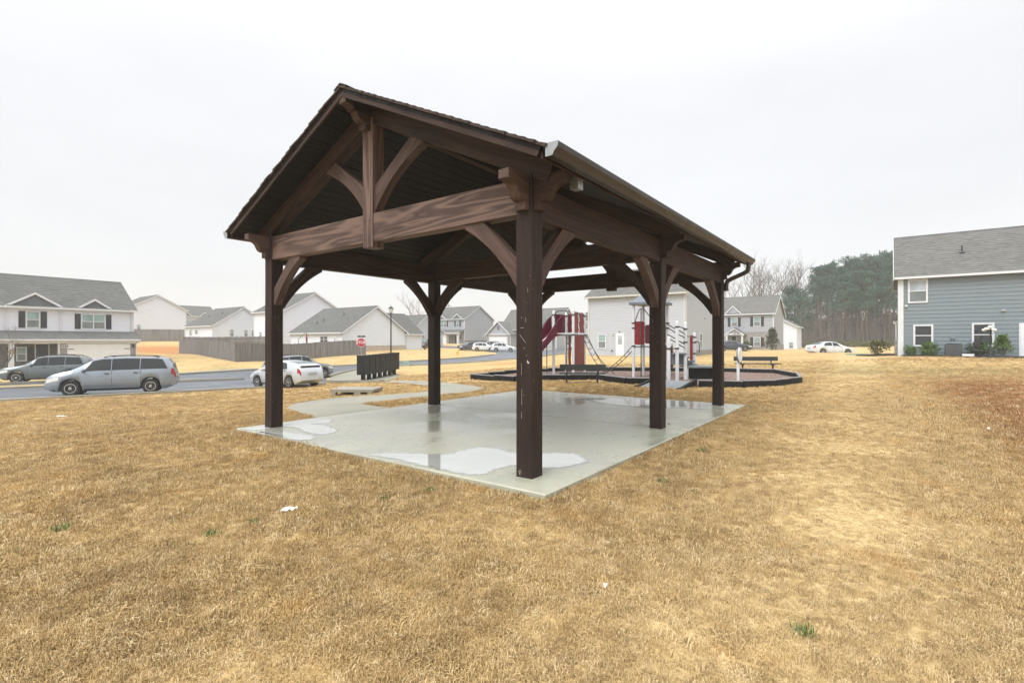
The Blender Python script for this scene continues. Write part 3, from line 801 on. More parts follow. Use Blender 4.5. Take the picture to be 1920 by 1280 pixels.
# ------------------------------------------------------------------ houses
class House:
    """gabled house in the street grid: local x runs along the front wall, y away from the viewer;
    its right front corner is the origin, front wall on y = 0, right wall on x = 0"""
    def __init__(s, name, label, pxn, dist, z, wd, dp, eave, rise, ridge='x', wall='white_siding', roof='shingle', course=.25, trim='trim', ov=.32, rot=-YAW, rc=.34, gutter=True, base=None, y0=0.0):
        s.loc = Vector((px(pxn, dist), dist, z)); s.rot = rot
        s.root = empty(name, s.loc, rot, label, 'house')
        s.w, s.d, s.eave, s.rise, s.ridge, s.y0 = wd, dp, eave, rise, ridge, y0
        s.trim = trim; s.wallm = wall; s.roofm = roof
        cr, sr = math.cos(rot), math.sin(rot)
        s.inv = lambda v: Vector((v.x * cr + v.y * sr, -v.x * sr + v.y * cr, v.z))
        half = (dp - y0 if ridge == 'x' else wd) / 2
        sl = rise / half; s.half, s.sl = half, sl
        along0, along1 = (-wd, 0) if ridge == 'x' else (y0, dp)
        ac0 = y0 if ridge == 'x' else -wd
        T = (lambda a, b, z_: (a, ac0 + b, z_)) if ridge == 'x' else (lambda a, b, z_: (ac0 + b, a, z_))
        # core
        i = .02; mb = MB(); prof = [(i, -.6), (2 * half - i, -.6), (2 * half - i, eave - i), (half, eave + rise - 2 * i), (i, eave - i)]
        n = 5; mb.v = [T(along0 + i, *p) for p in prof] + [T(along1 - i, *p) for p in prof]
        mb.f = [tuple(range(n)), tuple(range(n, 2 * n))] + [(k, (k + 1) % n, n + (k + 1) % n, n + k) for k in range(n)]
        mb.build('wall', M[wall], s.root)
        if course:
            if ridge == 'x':
                s.lap('front', -wd, 0, 0, eave, course); s.lap('right', y0, dp, 0, eave, course, True)
            else:
                s.lap('front', -wd, 0, 0, eave, course, True); s.lap('right', y0, dp, 0, eave, course)
        # roof
        th = .14
        for sg in (-1, 1):
            mb = MB(); run = half + ov; ncs = max(3, int(math.hypot(run, run * sl) / rc))
            for k in range(ncs):
                r0, r1 = run * k / ncs, run * (k + 1) / ncs
                zt = lambda r: eave + rise + .10 - r * sl
                q = []
                for a in (along0 - ov, along1 + ov):
                    q += [T(a, half + sg * r0, zt(r0) + .0), T(a, half + sg * r1, zt(r1) + .028), T(a, half + sg * r1, zt(r1) - th), T(a, half + sg * r0, zt(r0) - th)]
                mb.add(q, [(0, 1, 5, 4), (1, 2, 6, 5), (2, 3, 7, 6), (0, 3, 2, 1), (4, 5, 6, 7)])
            rf = mb.build('roof', M[roof], s.root)
            # gutter and rake boards
            if gutter:
                b = half + sg * (run + .01); ze = eave + rise + .08 - run * sl
                p0, p1 = T(along0 - ov + .02, b, ze - .15), T(along1 + ov - .02, b + sg * .11, ze)
                MB().box([min(x, y) for x, y in zip(p0, p1)], [max(x, y) for x, y in zip(p0, p1)]).build('gutter', M[trim], s.root)
            for a, e in ((along1 + ov, 1), (along0 - ov, -1)):
                mb = MB(); q = []
                for r in (0, run):
                    for dz in (-.05, -.24):
                        for da in (.0, .035):
                            q.append(T(a + e * da, half + sg * r, eave + rise + .10 - r * sl + dz))
                mb.add(q, [(0, 1, 5, 4), (2, 6, 7, 3), (1, 3, 7, 5), (0, 4, 6, 2), (0, 2, 3, 1), (4, 5, 7, 6)])
                mb.build('rake_board', M[trim], s.root)
        mb = MB(); zr = eave + rise + .115
        q = []
        for a in (along0 - ov, along1 + ov):
            q += [T(a, half - .16, zr - .16 * sl + .01), T(a, half, zr + .03), T(a, half + .16, zr - .16 * sl + .01)]
        mb.add(q, [(0, 1, 4, 3), (1, 2, 5, 4)]); mb.build('ridge_cap', M['shingle_c'], s.root)
        for (x, y) in ((0, y0), (-wd, y0), (0, dp)):
            e = eave - .02 if True else 0
            MB().box((x - .075, y - .075, -.3), (x + .075, y + .075, e)).build('corner_board', M[trim], s.root)
    def P(s, plane, a, z, out=0.0):
        return Vector((a, -out, z)) if plane[0] == 'f' else Vector((out, a, z))
    def at(s, plane, pxx, pyy, out=0.0):
        """photo pixel -> (position along the wall, height) on a wall plane"""
        o = s.inv(Vector((0, 0, EYE)) - s.loc)
        r = s.inv(Vector(((pxx - 960) / FPX, 1, -(pyy - CY) / FPX)))
        t = ((-out) - o.y) / r.y if plane[0] == 'f' else (out - o.x) / r.x
        p = o + r * t
        return (p.x if plane[0] == 'f' else p.y), p.z
    def lap(s, plane, a0, a1, z0, z1, h, gable=False, m=None, name='siding'):
        mb = MB(); top = s.eave + s.rise if gable else z1; n = int(math.ceil((top - z0) / h))
        for i in range(n):
            za, zb = z0 + i * h, min(z0 + (i + 1) * h, top - .03)
            if zb <= za: continue
            def lim(z):
                k = max(0.0, (z - s.eave) / s.sl) if gable else 0.0
                return a0 + k, max(a0 + k + .01, a1 - k)
            (l0, r0), (l1, r1) = lim(za), lim(zb)
            q = [s.P(plane, l0, za, .034), s.P(plane, r0, za, .034), s.P(plane, r1, zb, .008), s.P(plane, l1, zb, .008), s.P(plane, l0, za, .004), s.P(plane, r0, za, .004)]
            mb.add(q, [(0, 1, 2, 3), (4, 5, 1, 0)])
        o = mb.build(name, m or M[s.wallm], s.root); return prop(o, kind='stuff')
    def slabp(s, plane, a0, a1, z0, z1, o0, o1):
        p, q = s.P(plane, a0, z0, o0), s.P(plane, a1, z1, o1)
        return [min(x, y) for x, y in zip(p, q)], [max(x, y) for x, y in zip(p, q)]
    def box(s, name, plane, a0, a1, z0, z1, o0, o1, m, parent=None):
        return MB().box(*s.slabp(plane, a0, a1, z0, z1, o0, o1)).build(name, M[m] if isinstance(m, str) else m, parent or s.root)
    def window(s, plane, a0, a1, z0, z1, up='pane_up', low='pane_low', shut=0.0, dbl=False, out=0.0, fr=.09, rail=True, trim='trim'):
        a0, a1 = min(a0, a1), max(a0, a1); z0, z1 = min(z0, z1), max(z0, z1)
        mb = MB()
        for r in ((a0 - fr, a0, z0 - fr, z1 + fr), (a1, a1 + fr, z0 - fr, z1 + fr), (a0 + .001, a1 - .001, z0 - fr, z0), (a0 + .001, a1 - .001, z1, z1 + fr)):
            mb.box(*s.slabp(plane, *r, out + .0, out + .085))
        f = mb.build('window', M[trim], s.root); prop(f, kind=None)
        zm = (z0 + z1) / 2
        cols = [(a0, a1)] if not dbl else [(a0, (a0 + a1) / 2 - .04), ((a0 + a1) / 2 + .04, a1)]
        if dbl: s.box('mullion', plane, (a0 + a1) / 2 - .04, (a0 + a1) / 2 + .04, z0, z1, out, out + .08, trim, f)
        for c0, c1 in cols:
            if rail:
                s.box('pane', plane, c0, c1, zm + .03, z1, out + .02, out + .042, up, f)
                s.box('pane', plane, c0, c1, z0, zm - .03, out + .02, out + .040, low, f)
                s.box('rail', plane, c0, c1, zm - .03, zm + .03, out + .02, out + .07, trim, f)
            else: s.box('pane', plane, c0, c1, z0, z1, out + .02, out + .042, up, f)
        if shut:
            for e in (-1, 1):
                b0 = a0 - fr - shut - .03 if e < 0 else a1 + fr + .03
                sh = s.box('shutter', plane, b0, b0 + shut, z0 - .06, z1 + .06, out + .02, out + .06, 'shutter')
                mb = MB(); nl = 10
                for k in range(nl):
                    zz = z0 + (z1 - z0) * (k + .2) / nl
                    mb.box(*s.slabp(plane, b0 + .04, b0 + shut - .04, zz, zz + (z1 - z0) / nl * .55, out + .058, out + .072))
                prop(mb.build('louvre', M['shutter'], sh), kind='stuff')
        return f
    def winpx(s, plane, x0, y0_, x1, y1, out=0.0, **kw):
        a, b = s.at(plane, x0, y0_, out); c, d = s.at(plane, x1, y1, out)
        return s.window(plane, a, c, b, d, out=out, **kw)
    def garage(s, plane, a0, a1, z0, z1, out):
        a0, a1 = min(a0, a1), max(a0, a1)
        gd = s.box('garage_door', plane, a0, a1, z0, z1, out, out + .04, 'white_door')
        h = (z1 - z0) / 4; n = 4
        for r in range(4):
            for k in range(n):
                wd = (a1 - a0) / n
                s.box('panel', plane, a0 + k * wd + .08, a0 + (k + 1) * wd - .08, z0 + r * h + .06, z0 + (r + 1) * h - .06, out + .035, out + .065, 'white_door', gd)
        for a in (a0 + .25, a1 - .25):
            s.box('hinge', plane, a - .22, a + .22, z1 - .5, z1 - .44, out + .06, out + .075, 'shutter', gd)
        return gd
    def door(s, plane, a0, a1, z0, z1, m='black_door', glass_top=False, out=0.0):
        a0, a1 = min(a0, a1), max(a0, a1)
        s.box('door_frame', plane, a0 - .09, a1 + .09, z0, z1 + .09, out, out + .06, 'trim')
        d = s.box('door', plane, a0, a1, z0, z1, out + .04, out + .075, m)
        if glass_top: s.box('pane', plane, a0 + .14, a1 - .14, (z0 + z1) / 2 + .05, z1 - .16, out + .06, out + .085, 'pane_pale', d)
        else:
            for k in range(2):
                s.box('panel', plane, a0 + .12 + k * (a1 - a0 - .2) / 2, a0 + (k + 1) * (a1 - a0 - .2) / 2 + .06, z0 + .2, z0 + .95, out + .07, out + .085, m, d)
        MB().lathe([(.02, 0), (.035, .02), (.035, .05), (.01, .06)], s.P(plane, a0 + .09, z0 + 1.0, out + .07), 'y' if plane[0] == 'f' else 'x', 8).build('handle', M['silver'], d)
        return d
    def cross_gable(s, plane, a0, a1, z, rise, depth, panel='slate_siding', out=.06):
        """small front-facing gable over the eave: panel, two roof slopes, white rakes"""
        a0, a1 = min(a0, a1), max(a0, a1); m_ = (a0 + a1) / 2; h = (a1 - a0) / 2
        d = s.P(plane, 0, 0, 1); al = s.P(plane, 1, 0, 0); o = s.P(plane, m_, z, 0)
        MB().prism([(-h + .15, .02), (h - .15, .02), (0, rise - .1)], o, al, (0, 0, 1), d, out - .2, out).build('gable_panel', M[panel], s.root)
        MB().prism([(-h - .15, -.14), (h + .15, -.14), (h + .15, .04), (-h - .15, .04)], o, al, (0, 0, 1), d, out, out + .1).build('gable_trim', M[s.trim], s.root)
        for sg in (-1, 1):
            hh = h + .22; sl_ = rise / h
            sec = [(0, rise + .12), (sg * hh, rise + .12 - hh * sl_), (sg * hh, rise - .02 - hh * sl_), (0, rise - .02)]
            MB().prism(sec, o, al, (0, 0, 1), d, -depth, out + .14).build('gable_roof', M[s.roofm], s.root)
            sec = [(0, rise + .08), (sg * hh, rise + .08 - hh * sl_), (sg * hh, rise - .12 - hh * sl_), (0, rise - .12)]
            MB().prism(sec, o, al, (0, 0, 1), d, out + .14, out + .18).build('rake_board', M[s.trim], s.root)
    def skirt(s, plane, a0, a1, zt, zb, out, m=None):
        """lean-to roof between storeys"""
        a0, a1 = min(a0, a1), max(a0, a1); d = s.P(plane, 0, 0, 1); al = s.P(plane, 1, 0, 0)
        MB().prism([(0.0, zt), (out + .3, zb), (out + .3, zb - .12), (0, zt - .14)], s.P(plane, 0, 0, 0), d, (0, 0, 1), al, a0, a1).build('porch_roof', m or M[s.roofm], s.root)
        s.box('gutter', plane, a0 + .02, a1 - .02, zb - .16, zb - .015, out + .30, out + .41, s.trim)
        s.box('porch_beam', plane, a0 + .05, a1 - .05, zb - .40, zb - .14, out - .12, out + .12, s.trim)
    def pipe(s, name, pts, r, m):
        return MB().tube(pts, r, 6).build(name, M[m], s.root)
    def vent(s, x, y, h=.45):
        """roof vent pipe on the front slope"""
        zz = s.eave + s.rise + .1 - abs((y if s.ridge == 'x' else x + s.w) - s.half - (s.y0 if s.ridge == 'x' else 0)) * s.sl
        mb = MB().lathe([(.20, 0), (.17, .06), (.06, .12), (.055, h), (.0551, h + .01)], (x, y, zz - .03), 'z', 10)
        mb.build('roof_vent', M['brown_dark'], s.root)

# --- pale lavender house across the road, front wall on its right plane
A = House('two_storey_house', 'pale two-storey house with black shutters and white garage door behind the minivan', 5, 43, -.75, 9.0, 9.2, 5.45, 2.9, 'y', 'lav_siding', 'shingle', .20, y0=-3.2)
def pxr(h, pl, x0, y0, x1, y1, out=0.0):
    a, b = h.at(pl, x0, y0, out); c, d = h.at(pl, x1, y1, out); return min(a, c), max(a, c), min(b, d), max(b, d)
A.winpx('right', 50.5, 584.5, 72.5, 613.5, shut=.42)
A.winpx('right', 154, 589.5, 195.5, 616, shut=.42, dbl=True)
a0, a1, _, z1 = pxr(A, 'right', 12, 571, 115, 575, .0); A.cross_gable('right', a0, a1, A.eave - .05, 1.12, 3.0)
a0, a1, _, z1 = pxr(A, 'right', 146, 576, 207, 580, .0); A.cross_gable('right', a0, a1, A.eave - .05, .82, 2.0)
OUT = 1.25
p0 = A.at('right', 7, 619)[0]; p1 = A.at('right', 247, 620)[0]
A.skirt('right', -1.0, 9.4, 3.26, 2.52, OUT)
ga0, ga1, gz0, gz1 = pxr(A, 'right', 112.5, 651, 256, 690, OUT)
A.box('garage_wall', 'right', ga0, ga1, -.4, 2.44, .1, OUT - .02, 'stone')
d0_, d1_, _, dz = pxr(A, 'right', 126, 651.5, 244, 680, OUT)
A.garage('right', d0_, d1_, .02, 2.08, OUT - .02)
A.box('stone_wall', 'right', -1.0, ga0 - .01, -.2, 2.44, .03, .07, 'stone_dark')
A.winpx('right', 32.5, 652, 47.5, 675, out=.07, shut=.5)
da0, da1, _, _ = pxr(A, 'right', 67, 652, 90, 690, .07)
A.door('right', da0, da1, .0, 2.05, 'black_door', out=.07)
ca = A.at('right', 21, 660, OUT)[0]
A.box('porch_column', 'right', ca - .16, ca + .16, -.3, 2.15, OUT - .16, OUT + .16, 'trim')
A.box('porch_column', 'right', ga0 - .14, ga0 - .01, -.3, 2.15, OUT - .13, OUT + .0, 'trim')
A.box('porch_floor', 'right', -1.0, ga0 - .01, -.6, .0, .02, OUT + .2, 'walk')
for yy in (.12, A.at('right', 112, 600)[0], 9.05):
    A.pipe('downspout', [(.42, yy, 5.35), (.36, yy, 5.25), (.10, yy, 5.1), (.10, yy, 3.3)], .045, 'trim')
A.pipe('downspout', [(OUT + .3, ga1 - .05, 2.38), (OUT + .08, ga1 - .05, 2.2), (OUT + .08, ga1 - .05, -.2)], .045, 'trim')
nb = A.box('number_plaque', 'right', ga0 + .12, ga0 + .62, 1.75, 2.02, OUT, OUT + .03, 'trim')
for k in range(3): A.box('digit', 'right', ga0 + .17 + k * .14, ga0 + .25 + k * .14, 1.80, 1.97, OUT + .028, OUT + .036, 'shutter', nb)
wl_ = MB().lathe([(.03, 0), (.07, .05), (.085, .25), (.03, .32)], (OUT + .1, ga1 - .3, 1.7), 'z', 8).build('wall_lantern', M['shutter'], A.root)
wr_pos = A.P('right', ca, 1.45, OUT + .17)
mb = MB(); mb.tube([(wr_pos.x, wr_pos.y + .16 * math.cos(k * .5236), wr_pos.z + .16 * math.sin(k * .5236)) for k in range(13)], .04, 6, False)
mb.build('wreath', simple('dried_wreath', (.24, .17, .07), .9), A.root)

# --- white gabled houses uphill, left to right
B = House('gabled_house', 'pale house with plain gable wall rising above right end of lavender house roof', 238, 96, 2.4, 9, 10.0, 5.5, 2.6, 'x', 'lav_siding')
B.winpx('right', 257, 609, 263, 618)
Cc = House('distant_house', 'small distant two-storey house seen between two white gables at far left', 331, 132, 2.6, 10, 10, 5.6, 2.8, 'y', 'white_siding', 'shingle', .3, y0=0, rot=-YAW)
Cc.winpx('right', 347.5, 601, 359.5, 607.5, dbl=True, shut=.5); Cc.cross_gable('right', 0.2, 3.6, 5.5, 1.3, 2.5); Cc.cross_gable('right', 5.4, 8.2, 5.5, 1.0, 2)
Cc.skirt('right', -.2, 10.2, 3.1, 2.5, 1.2); Cc.box('porch_column', 'right', 1.0, 1.3, 0, 2.2, 1.0, 1.3, 'trim'); Cc.box('porch_column', 'right', 4.4, 4.7, 0, 2.2, 1.0, 1.3, 'trim')
Cc.winpx('right', 331, 600.5, 335, 606, shut=.4)
D_ = House('low_house', 'low white house with long grey roof behind grey fence left of near left post', 398.5, 85, 1.5, 10.4, 10.0, 2.75, 3.2, 'x', 'bright_siding', 'shingle')
D_.winpx('right', 431.5, 618, 437.5, 630); D_.winpx('right', 458, 619, 463.5, 630); D_.winpx('right', 472, 619, 477, 630)
D_.winpx('front', 356, 619, 360, 628); D_.winpx('front', 367, 619, 371, 625, up='pane_dark', low='pane_dark')
D_.vent(-3.2, 3.0); D_.vent(-6.5, 2.2)
E_ = House('tall_gabled_house', 'tall pale house with blank gable wall behind the front left pavilion post', 530, 80, .9, 8.9, 11.0, 5.5, 3.1, 'x', 'lav_siding', 'shingle')
E_.winpx('front', 487, 623, 491, 632)
F_ = House('corner_house', 'single-storey white house with large gable and tan brick base behind stop sign', 642, 66, .10, 12.2, 10.8, 2.72, 3.5, 'x', 'bright_siding', 'shingle', .22, trim='trim')
F_.winpx('front', 601.5, 631, 614.5, 641.5, up='pane_dark', low='pane_dark', dbl=True)
F_.door('front', *F_.at('front', 626.5, 640)[:1], *F_.at('front', 631, 640)[:1], .05, 2.05, 'white_door', True)
F_.vent(-4.5, 3.4); F_.vent(-7.5, 2.2); F_.vent(-8.2, 1.6)
zb_ = .78
MB().box((-.0, -.06, -.5), (.075, 10.86, zb_)).build('brick_base', M['brick_tan'], F_.root)
MB().box((.0, -.07, zb_), (.10, 10.87, zb_ + .07)).build('brick_ledge', M['brick_tan'], F_.root)
F_.pipe('downspout', [(.14, 10.7, 2.6), (.14, 10.7, .0)], .05, 'trim')
# rear wing of the corner house
W_ = House('corner_house_wing', 'wing', 761, 74.7, .10, 8.0, 3.0, 2.66, 2.9, 'y', 'bright_siding', 'shingle', .22)
for ch_ in list(W_.root.children):
    ch_.parent = F_.root; ch_.location = (0, 10.8, 0)
bpy.data.objects.remove(W_.root)
N2 = House('mid_distance_house', 'white house with pointed gable half hidden behind rear left pavilion post', 768, 98, .6, 12, 9.0, 2.8, 3.3, 'x', 'white_siding', 'shingle')
N2.winpx('right', 792, 626.5, 795.5, 632, up='pane_dark', low='pane_dark')
G_ = House('porch_house', 'two-storey grey house with slate-panel dormers and open porch beyond the hydrant', 870.6, 115, .9, 11.2, 10.4, 5.75, 3.0, 'x', 'grey_siding', 'shingle', .25)
G_.lap('front', -11.2, 0, 0, 5.75, .25, m=M['bright_siding'])
G_.winpx('front', 826.5, 602, 837, 612, dbl=True, shut=.45); G_.winpx('front', 856, 602, 860.5, 611.5, shut=.5)
G_.cross_gable('front', *sorted((G_.at('front', 848, 596)[0], G_.at('front', 867, 596)[0])), 5.7, 1.1, 3)
G_.cross_gable('front', *sorted((G_.at('front', 822, 596)[0], G_.at('front', 837, 596)[0])), 5.7, .8, 2)
G_.skirt('front', -11.4, .2, 3.3, 2.5, 1.6)
q0, q1 = sorted((G_.at('front', 806, 640, 1.5)[0], G_.at('front', 841, 640, 1.5)[0]))
G_.box('garage_wall', 'front', q0, q1, -.5, 2.4, .1, 1.5, 'stone'); r0_, r1_ = sorted((G_.at('front', 811, 640, 1.5)[0], G_.at('front', 837, 640, 1.5)[0]))
G_.garage('front', r0_, r1_, 0, 2.1, 1.5)
cx = G_.at('front', 859, 630, 1.5)[0]; G_.box('porch_column', 'front', cx - .2, cx + .2, -.4, 2.15, 1.3, 1.7, 'trim')
dx0, dx1 = sorted((G_.at('front', 852.5, 640)[0], G_.at('front', 856.5, 640)[0])); G_.door('front', dx0, dx1, 0, 2.05)
G_.winpx('front', 861.5, 625, 866, 636, up='pane_dark', low='pane_dark', shut=0)
MB().box((.0, -.06, -.6), (.08, 10.46, .75)).build('stone_base', M['stone_dark'], G_.root)
G_.winpx('right', 905, 628, 908, 636)
H_ = House('garage_gable_house', 'pale house with steep garage gable and dark attic vent behind parked white cars', 1043, 104, .3, 14.5, 9.0, 3.9, 4.3, 'x', 'grey_siding', 'shingle_b', .25)
hw = 6.2
hx = H_.at('front', 956, 640, 2.5)[0]
# projecting garage wing
HG = [(hx - hw, -.5), (hx, -.5), (hx, 2.75), (hx - hw / 2, 5.35), (hx - hw, 2.75)]
MB().prism(HG, (0, 0, 0), (1, 0, 0), (0, 0, 1), (0, 1, 0), -2.5, 1.0).build('garage_wing', M['grey_siding'], H_.root)
for sg in (-1, 1):
    hh = hw / 2 + .35; sl_ = 2.6 / (hw / 2)
    for nm, m_, y_a, y_b, t_ in (('wing_roof', 'shingle_b', -2.85, 4.0, .16), ('rake_board', 'trim', -2.9, -2.85, .24)):
        MB().prism([(0, 5.5), (sg * hh, 5.5 - hh * sl_), (sg * hh, 5.5 - hh * sl_ - t_), (0, 5.5 - t_)], (hx - hw / 2, 0, 0), (1, 0, 0), (0, 0, 1), (0, 1, 0), y_a, y_b).build(nm, M[m_], H_.root)
H_.box('gable_trim', 'front', hx - hw - .1, hx + .1, 2.62, 2.8, 2.5, 2.56, 'trim')
H_.box('stone_wall', 'front', hx - hw, hx, -.3, 2.62, 2.5, 2.56, 'stone')
H_.garage('front', hx - hw + .6, hx - .6, 0, 2.1, 2.56)
va_, vb_ = H_.at('front', 932.7, 610, 2.5)
H_.box('attic_vent', 'front', hx - hw / 2 - .3, hx - hw / 2 + .3, 3.6, 4.5, 2.5, 2.56, 'slate_siding')
H_.pipe('downspout', [(hx + .1, -2.45, 2.7), (hx + .1, -2.45, 0)], .06, 'trim')
H_.winpx('front', 1026, 628, 1034, 640)
J_ = House('far_white_house', 'white house corner with black shutters showing left of big white house', 1132, 118, .2, 13.5, 9.5, 5.6, 2.7, 'x', 'white_siding', 'shingle')
J_.cross_gable('front', *sorted((J_.at('front', 1082, 590)[0], J_.at('front', 1104, 590)[0])), 5.5, 1.6, 3, panel='white_siding')
J_.winpx('front', 1097, 606, 1102, 616, shut=.5); J_.winpx('front', 1097, 626, 1102, 634, up='pane_dark', low='pane_dark')
K_ = House('big_white_house', 'large white two-storey house with back door behind playground', 1283.5, 44, .20, 9.25, 10.2, 5.72, 2.85, 'x', 'white_siding', 'shingle_b', .235, trim='cream_trim')
K_.winpx('front', 1123, 628, 1135.5, 652); 
q0, q1 = sorted((K_.at('front', 1156.5, 640)[0], K_.at('front', 1169.5, 640)[0])); K_.door('front', q0, q1, -.02, 2.05, 'white_door', True)
K_.winpx('right', 1311, 626, 1315, 652, up='pane_dark', low='pane_low')
MB().box((.0, 2.2, -.7), (.075, 10.26, .55)).build('brick_base', M['stone'], K_.root)
a_, z_ = K_.at('front', 1150, 626); K_.box('wall_lamp', 'front', a_ - .06, a_ + .06, z_ - .1, z_ + .08, .03, .16, 'cream_trim')
a_, z_ = K_.at('front', 1162, 622); K_.box('camera_box', 'front', a_ - .04, a_ + .04, z_ - .04, z_ + .04, .03, .13, 'shutter')
a_, z_ = K_.at('front', 1148, 657); K_.box('dryer_vent', 'front', a_ - .08, a_ + .08, z_ - .06, z_ + .06, .03, .12, 'brown_dark')
a_, z_ = K_.at('right', 1320, 597); K_.box('wall_vent', 'right', a_ - .1, a_ + .1, z_ - .06, z_ + .06, .03, .12, 'grey_siding')
K_.pipe('downspout', [(.06, .16, 5.6), (.06, .16, .1)], .06, 'bright_siding')
# --- grey house with stone lower storey, far right of the playground
L_ = House('stone_front_house', 'grey two-storey house with stone lower wall and small gabled porch behind far bench', 1450, 76, .28, 11.5, 8.6, 5.55, 2.75, 'x', 'grey_siding', 'shingle_b', .25)
L_.winpx('front', 1371.5, 596, 1382, 611.5, shut=.42); L_.winpx('front', 1414, 594.5, 1425, 611, shut=.42)
s0 = L_.at('front', 1391, 640)[0]
L_.box('stone_wall', 'front', s0, .06, -.5, 2.68, .02, .10, 'stone')
MB().box((.0, -.07, -.6), (.09, 8.66, .75)).build('stone_base', M['stone'], L_.root)
L_.winpx('front', 1414, 633, 1425, 648.5, out=.10, shut=.42)
L_.cross_gable('front', *sorted((L_.at('front', 1359, 589)[0], L_.at('front', 1391, 589)[0])), 5.45, 1.25, 3, panel='grey_siding')
c0, c1 = sorted((L_.at('front', 1361, 625, 1.5)[0], L_.at('front', 1393, 625, 1.5)[0]))
L_.cross_gable('front', c0, c1, 2.35, .85, 1.5, panel='grey_siding', out=1.5)
for c in (c0 + .12, c1 - .12): L_.box('porch_column', 'front', c - .12, c + .12, -.3, 2.25, 1.3, 1.54, 'trim')
q0, q1 = sorted((L_.at('front', 1372, 640)[0], L_.at('front', 1380.5, 640)[0])); L_.door('front', q0, q1, 0, 2.05)
L_.box('garage_wing', 'front', -12.5, s0 - 2.9, -.5, 2.7, .0, 3.4, 'grey_siding')
N_ = House('low_white_house', 'small white house with grey roof just right of the stone-front house', 1494, 92, .0, 6.8, 5.5, 4.25, 1.9, 'y', 'bright_siding', 'shingle_b', .25)
N_.winpx('front', 1480, 642, 1487, 652)
# --- blue-grey house at the right edge
M_ = House('blue_house', 'blue-grey sided two-storey house with white windows at right edge', 2170, 27.0, .58, 13.2, 9.0, 5.62, 3.3, 'x', 'blue_siding', 'shingle_b', .262, ov=.30, rc=.26)
# place it by its left corner: shift so that the left end of the wall stands on the corner pixel
corner = Vector((px(1686, 36.0), 36.0, .58))
M_.loc = Vector((corner.x + 13.2 * CU, corner.y - 13.2 * SU, .58)); M_.root.location = M_.loc
M_.winpx('front', 1706, 527, 1736, 564.5, up='pane_pale', low='pane_low', fr=.11)
M_.winpx('front', 1716, 611.5, 1746, 646.5, up='pane_dark', low='pane_dark', fr=.11)
M_.winpx('front', 1826, 608.5, 1860, 646.5, up='pane_dark', low='pane_dark', fr=.11)
q0 = M_.at('front', 1914, 640)[0]; M_.door('front', q0, q0 + .95, .0, 2.08, 'white_door', True)
M_.box('corner_board', 'front', -13.2, -12.96, -.2, 5.5, .03, .07, 'trim')
for (x, y, ww, m_) in ((1699, 573.5, .14, 'trim'), (1880.5, 581.5, .22, 'grey_siding')):
    a_, z_ = M_.at('front', x, y); M_.box('wall_vent', 'front', a_ - ww / 2, a_ + ww / 2, z_ - .06, z_ + .06, .03, .14, m_)
a_, z_ = M_.at('front', 1786, 633.5); M_.box('meter_box', 'front', a_ - .12, a_ + .12, z_ - .06, z_ + .1, .03, .13, 'blue_siding')
M_.pipe('conduit', [M_.P('front', a_, z_, .06), M_.P('front', a_, .6, .06)], .015, 'grey_siding')
M_.vent(*[M_.at('front', 1810, 470)[0], 2.0], .5)
# porch at its left end, seen edge-on
MB().box((-13.2 - .38, 1.2, 2.5), (-13.2, 3.6, 2.7)).build('porch_roof', M['shingle_b'], M_.root)
MB().box((-13.2 - .34, 1.3, 2.32), (-13.22, 3.5, 2.5)).build('porch_beam', M['trim'], M_.root)
M_.pipe('downspout', [(-13.5, 1.25, 2.45), (-13.36, 1.25, 2.2), (-13.36, 1.25, -.1)], .05, 'trim')
MB().box((-13.2 - .25, .3, -.3), (-13.22, 3.6, 1.05)).build('stone_base', M['stone'], M_.root)

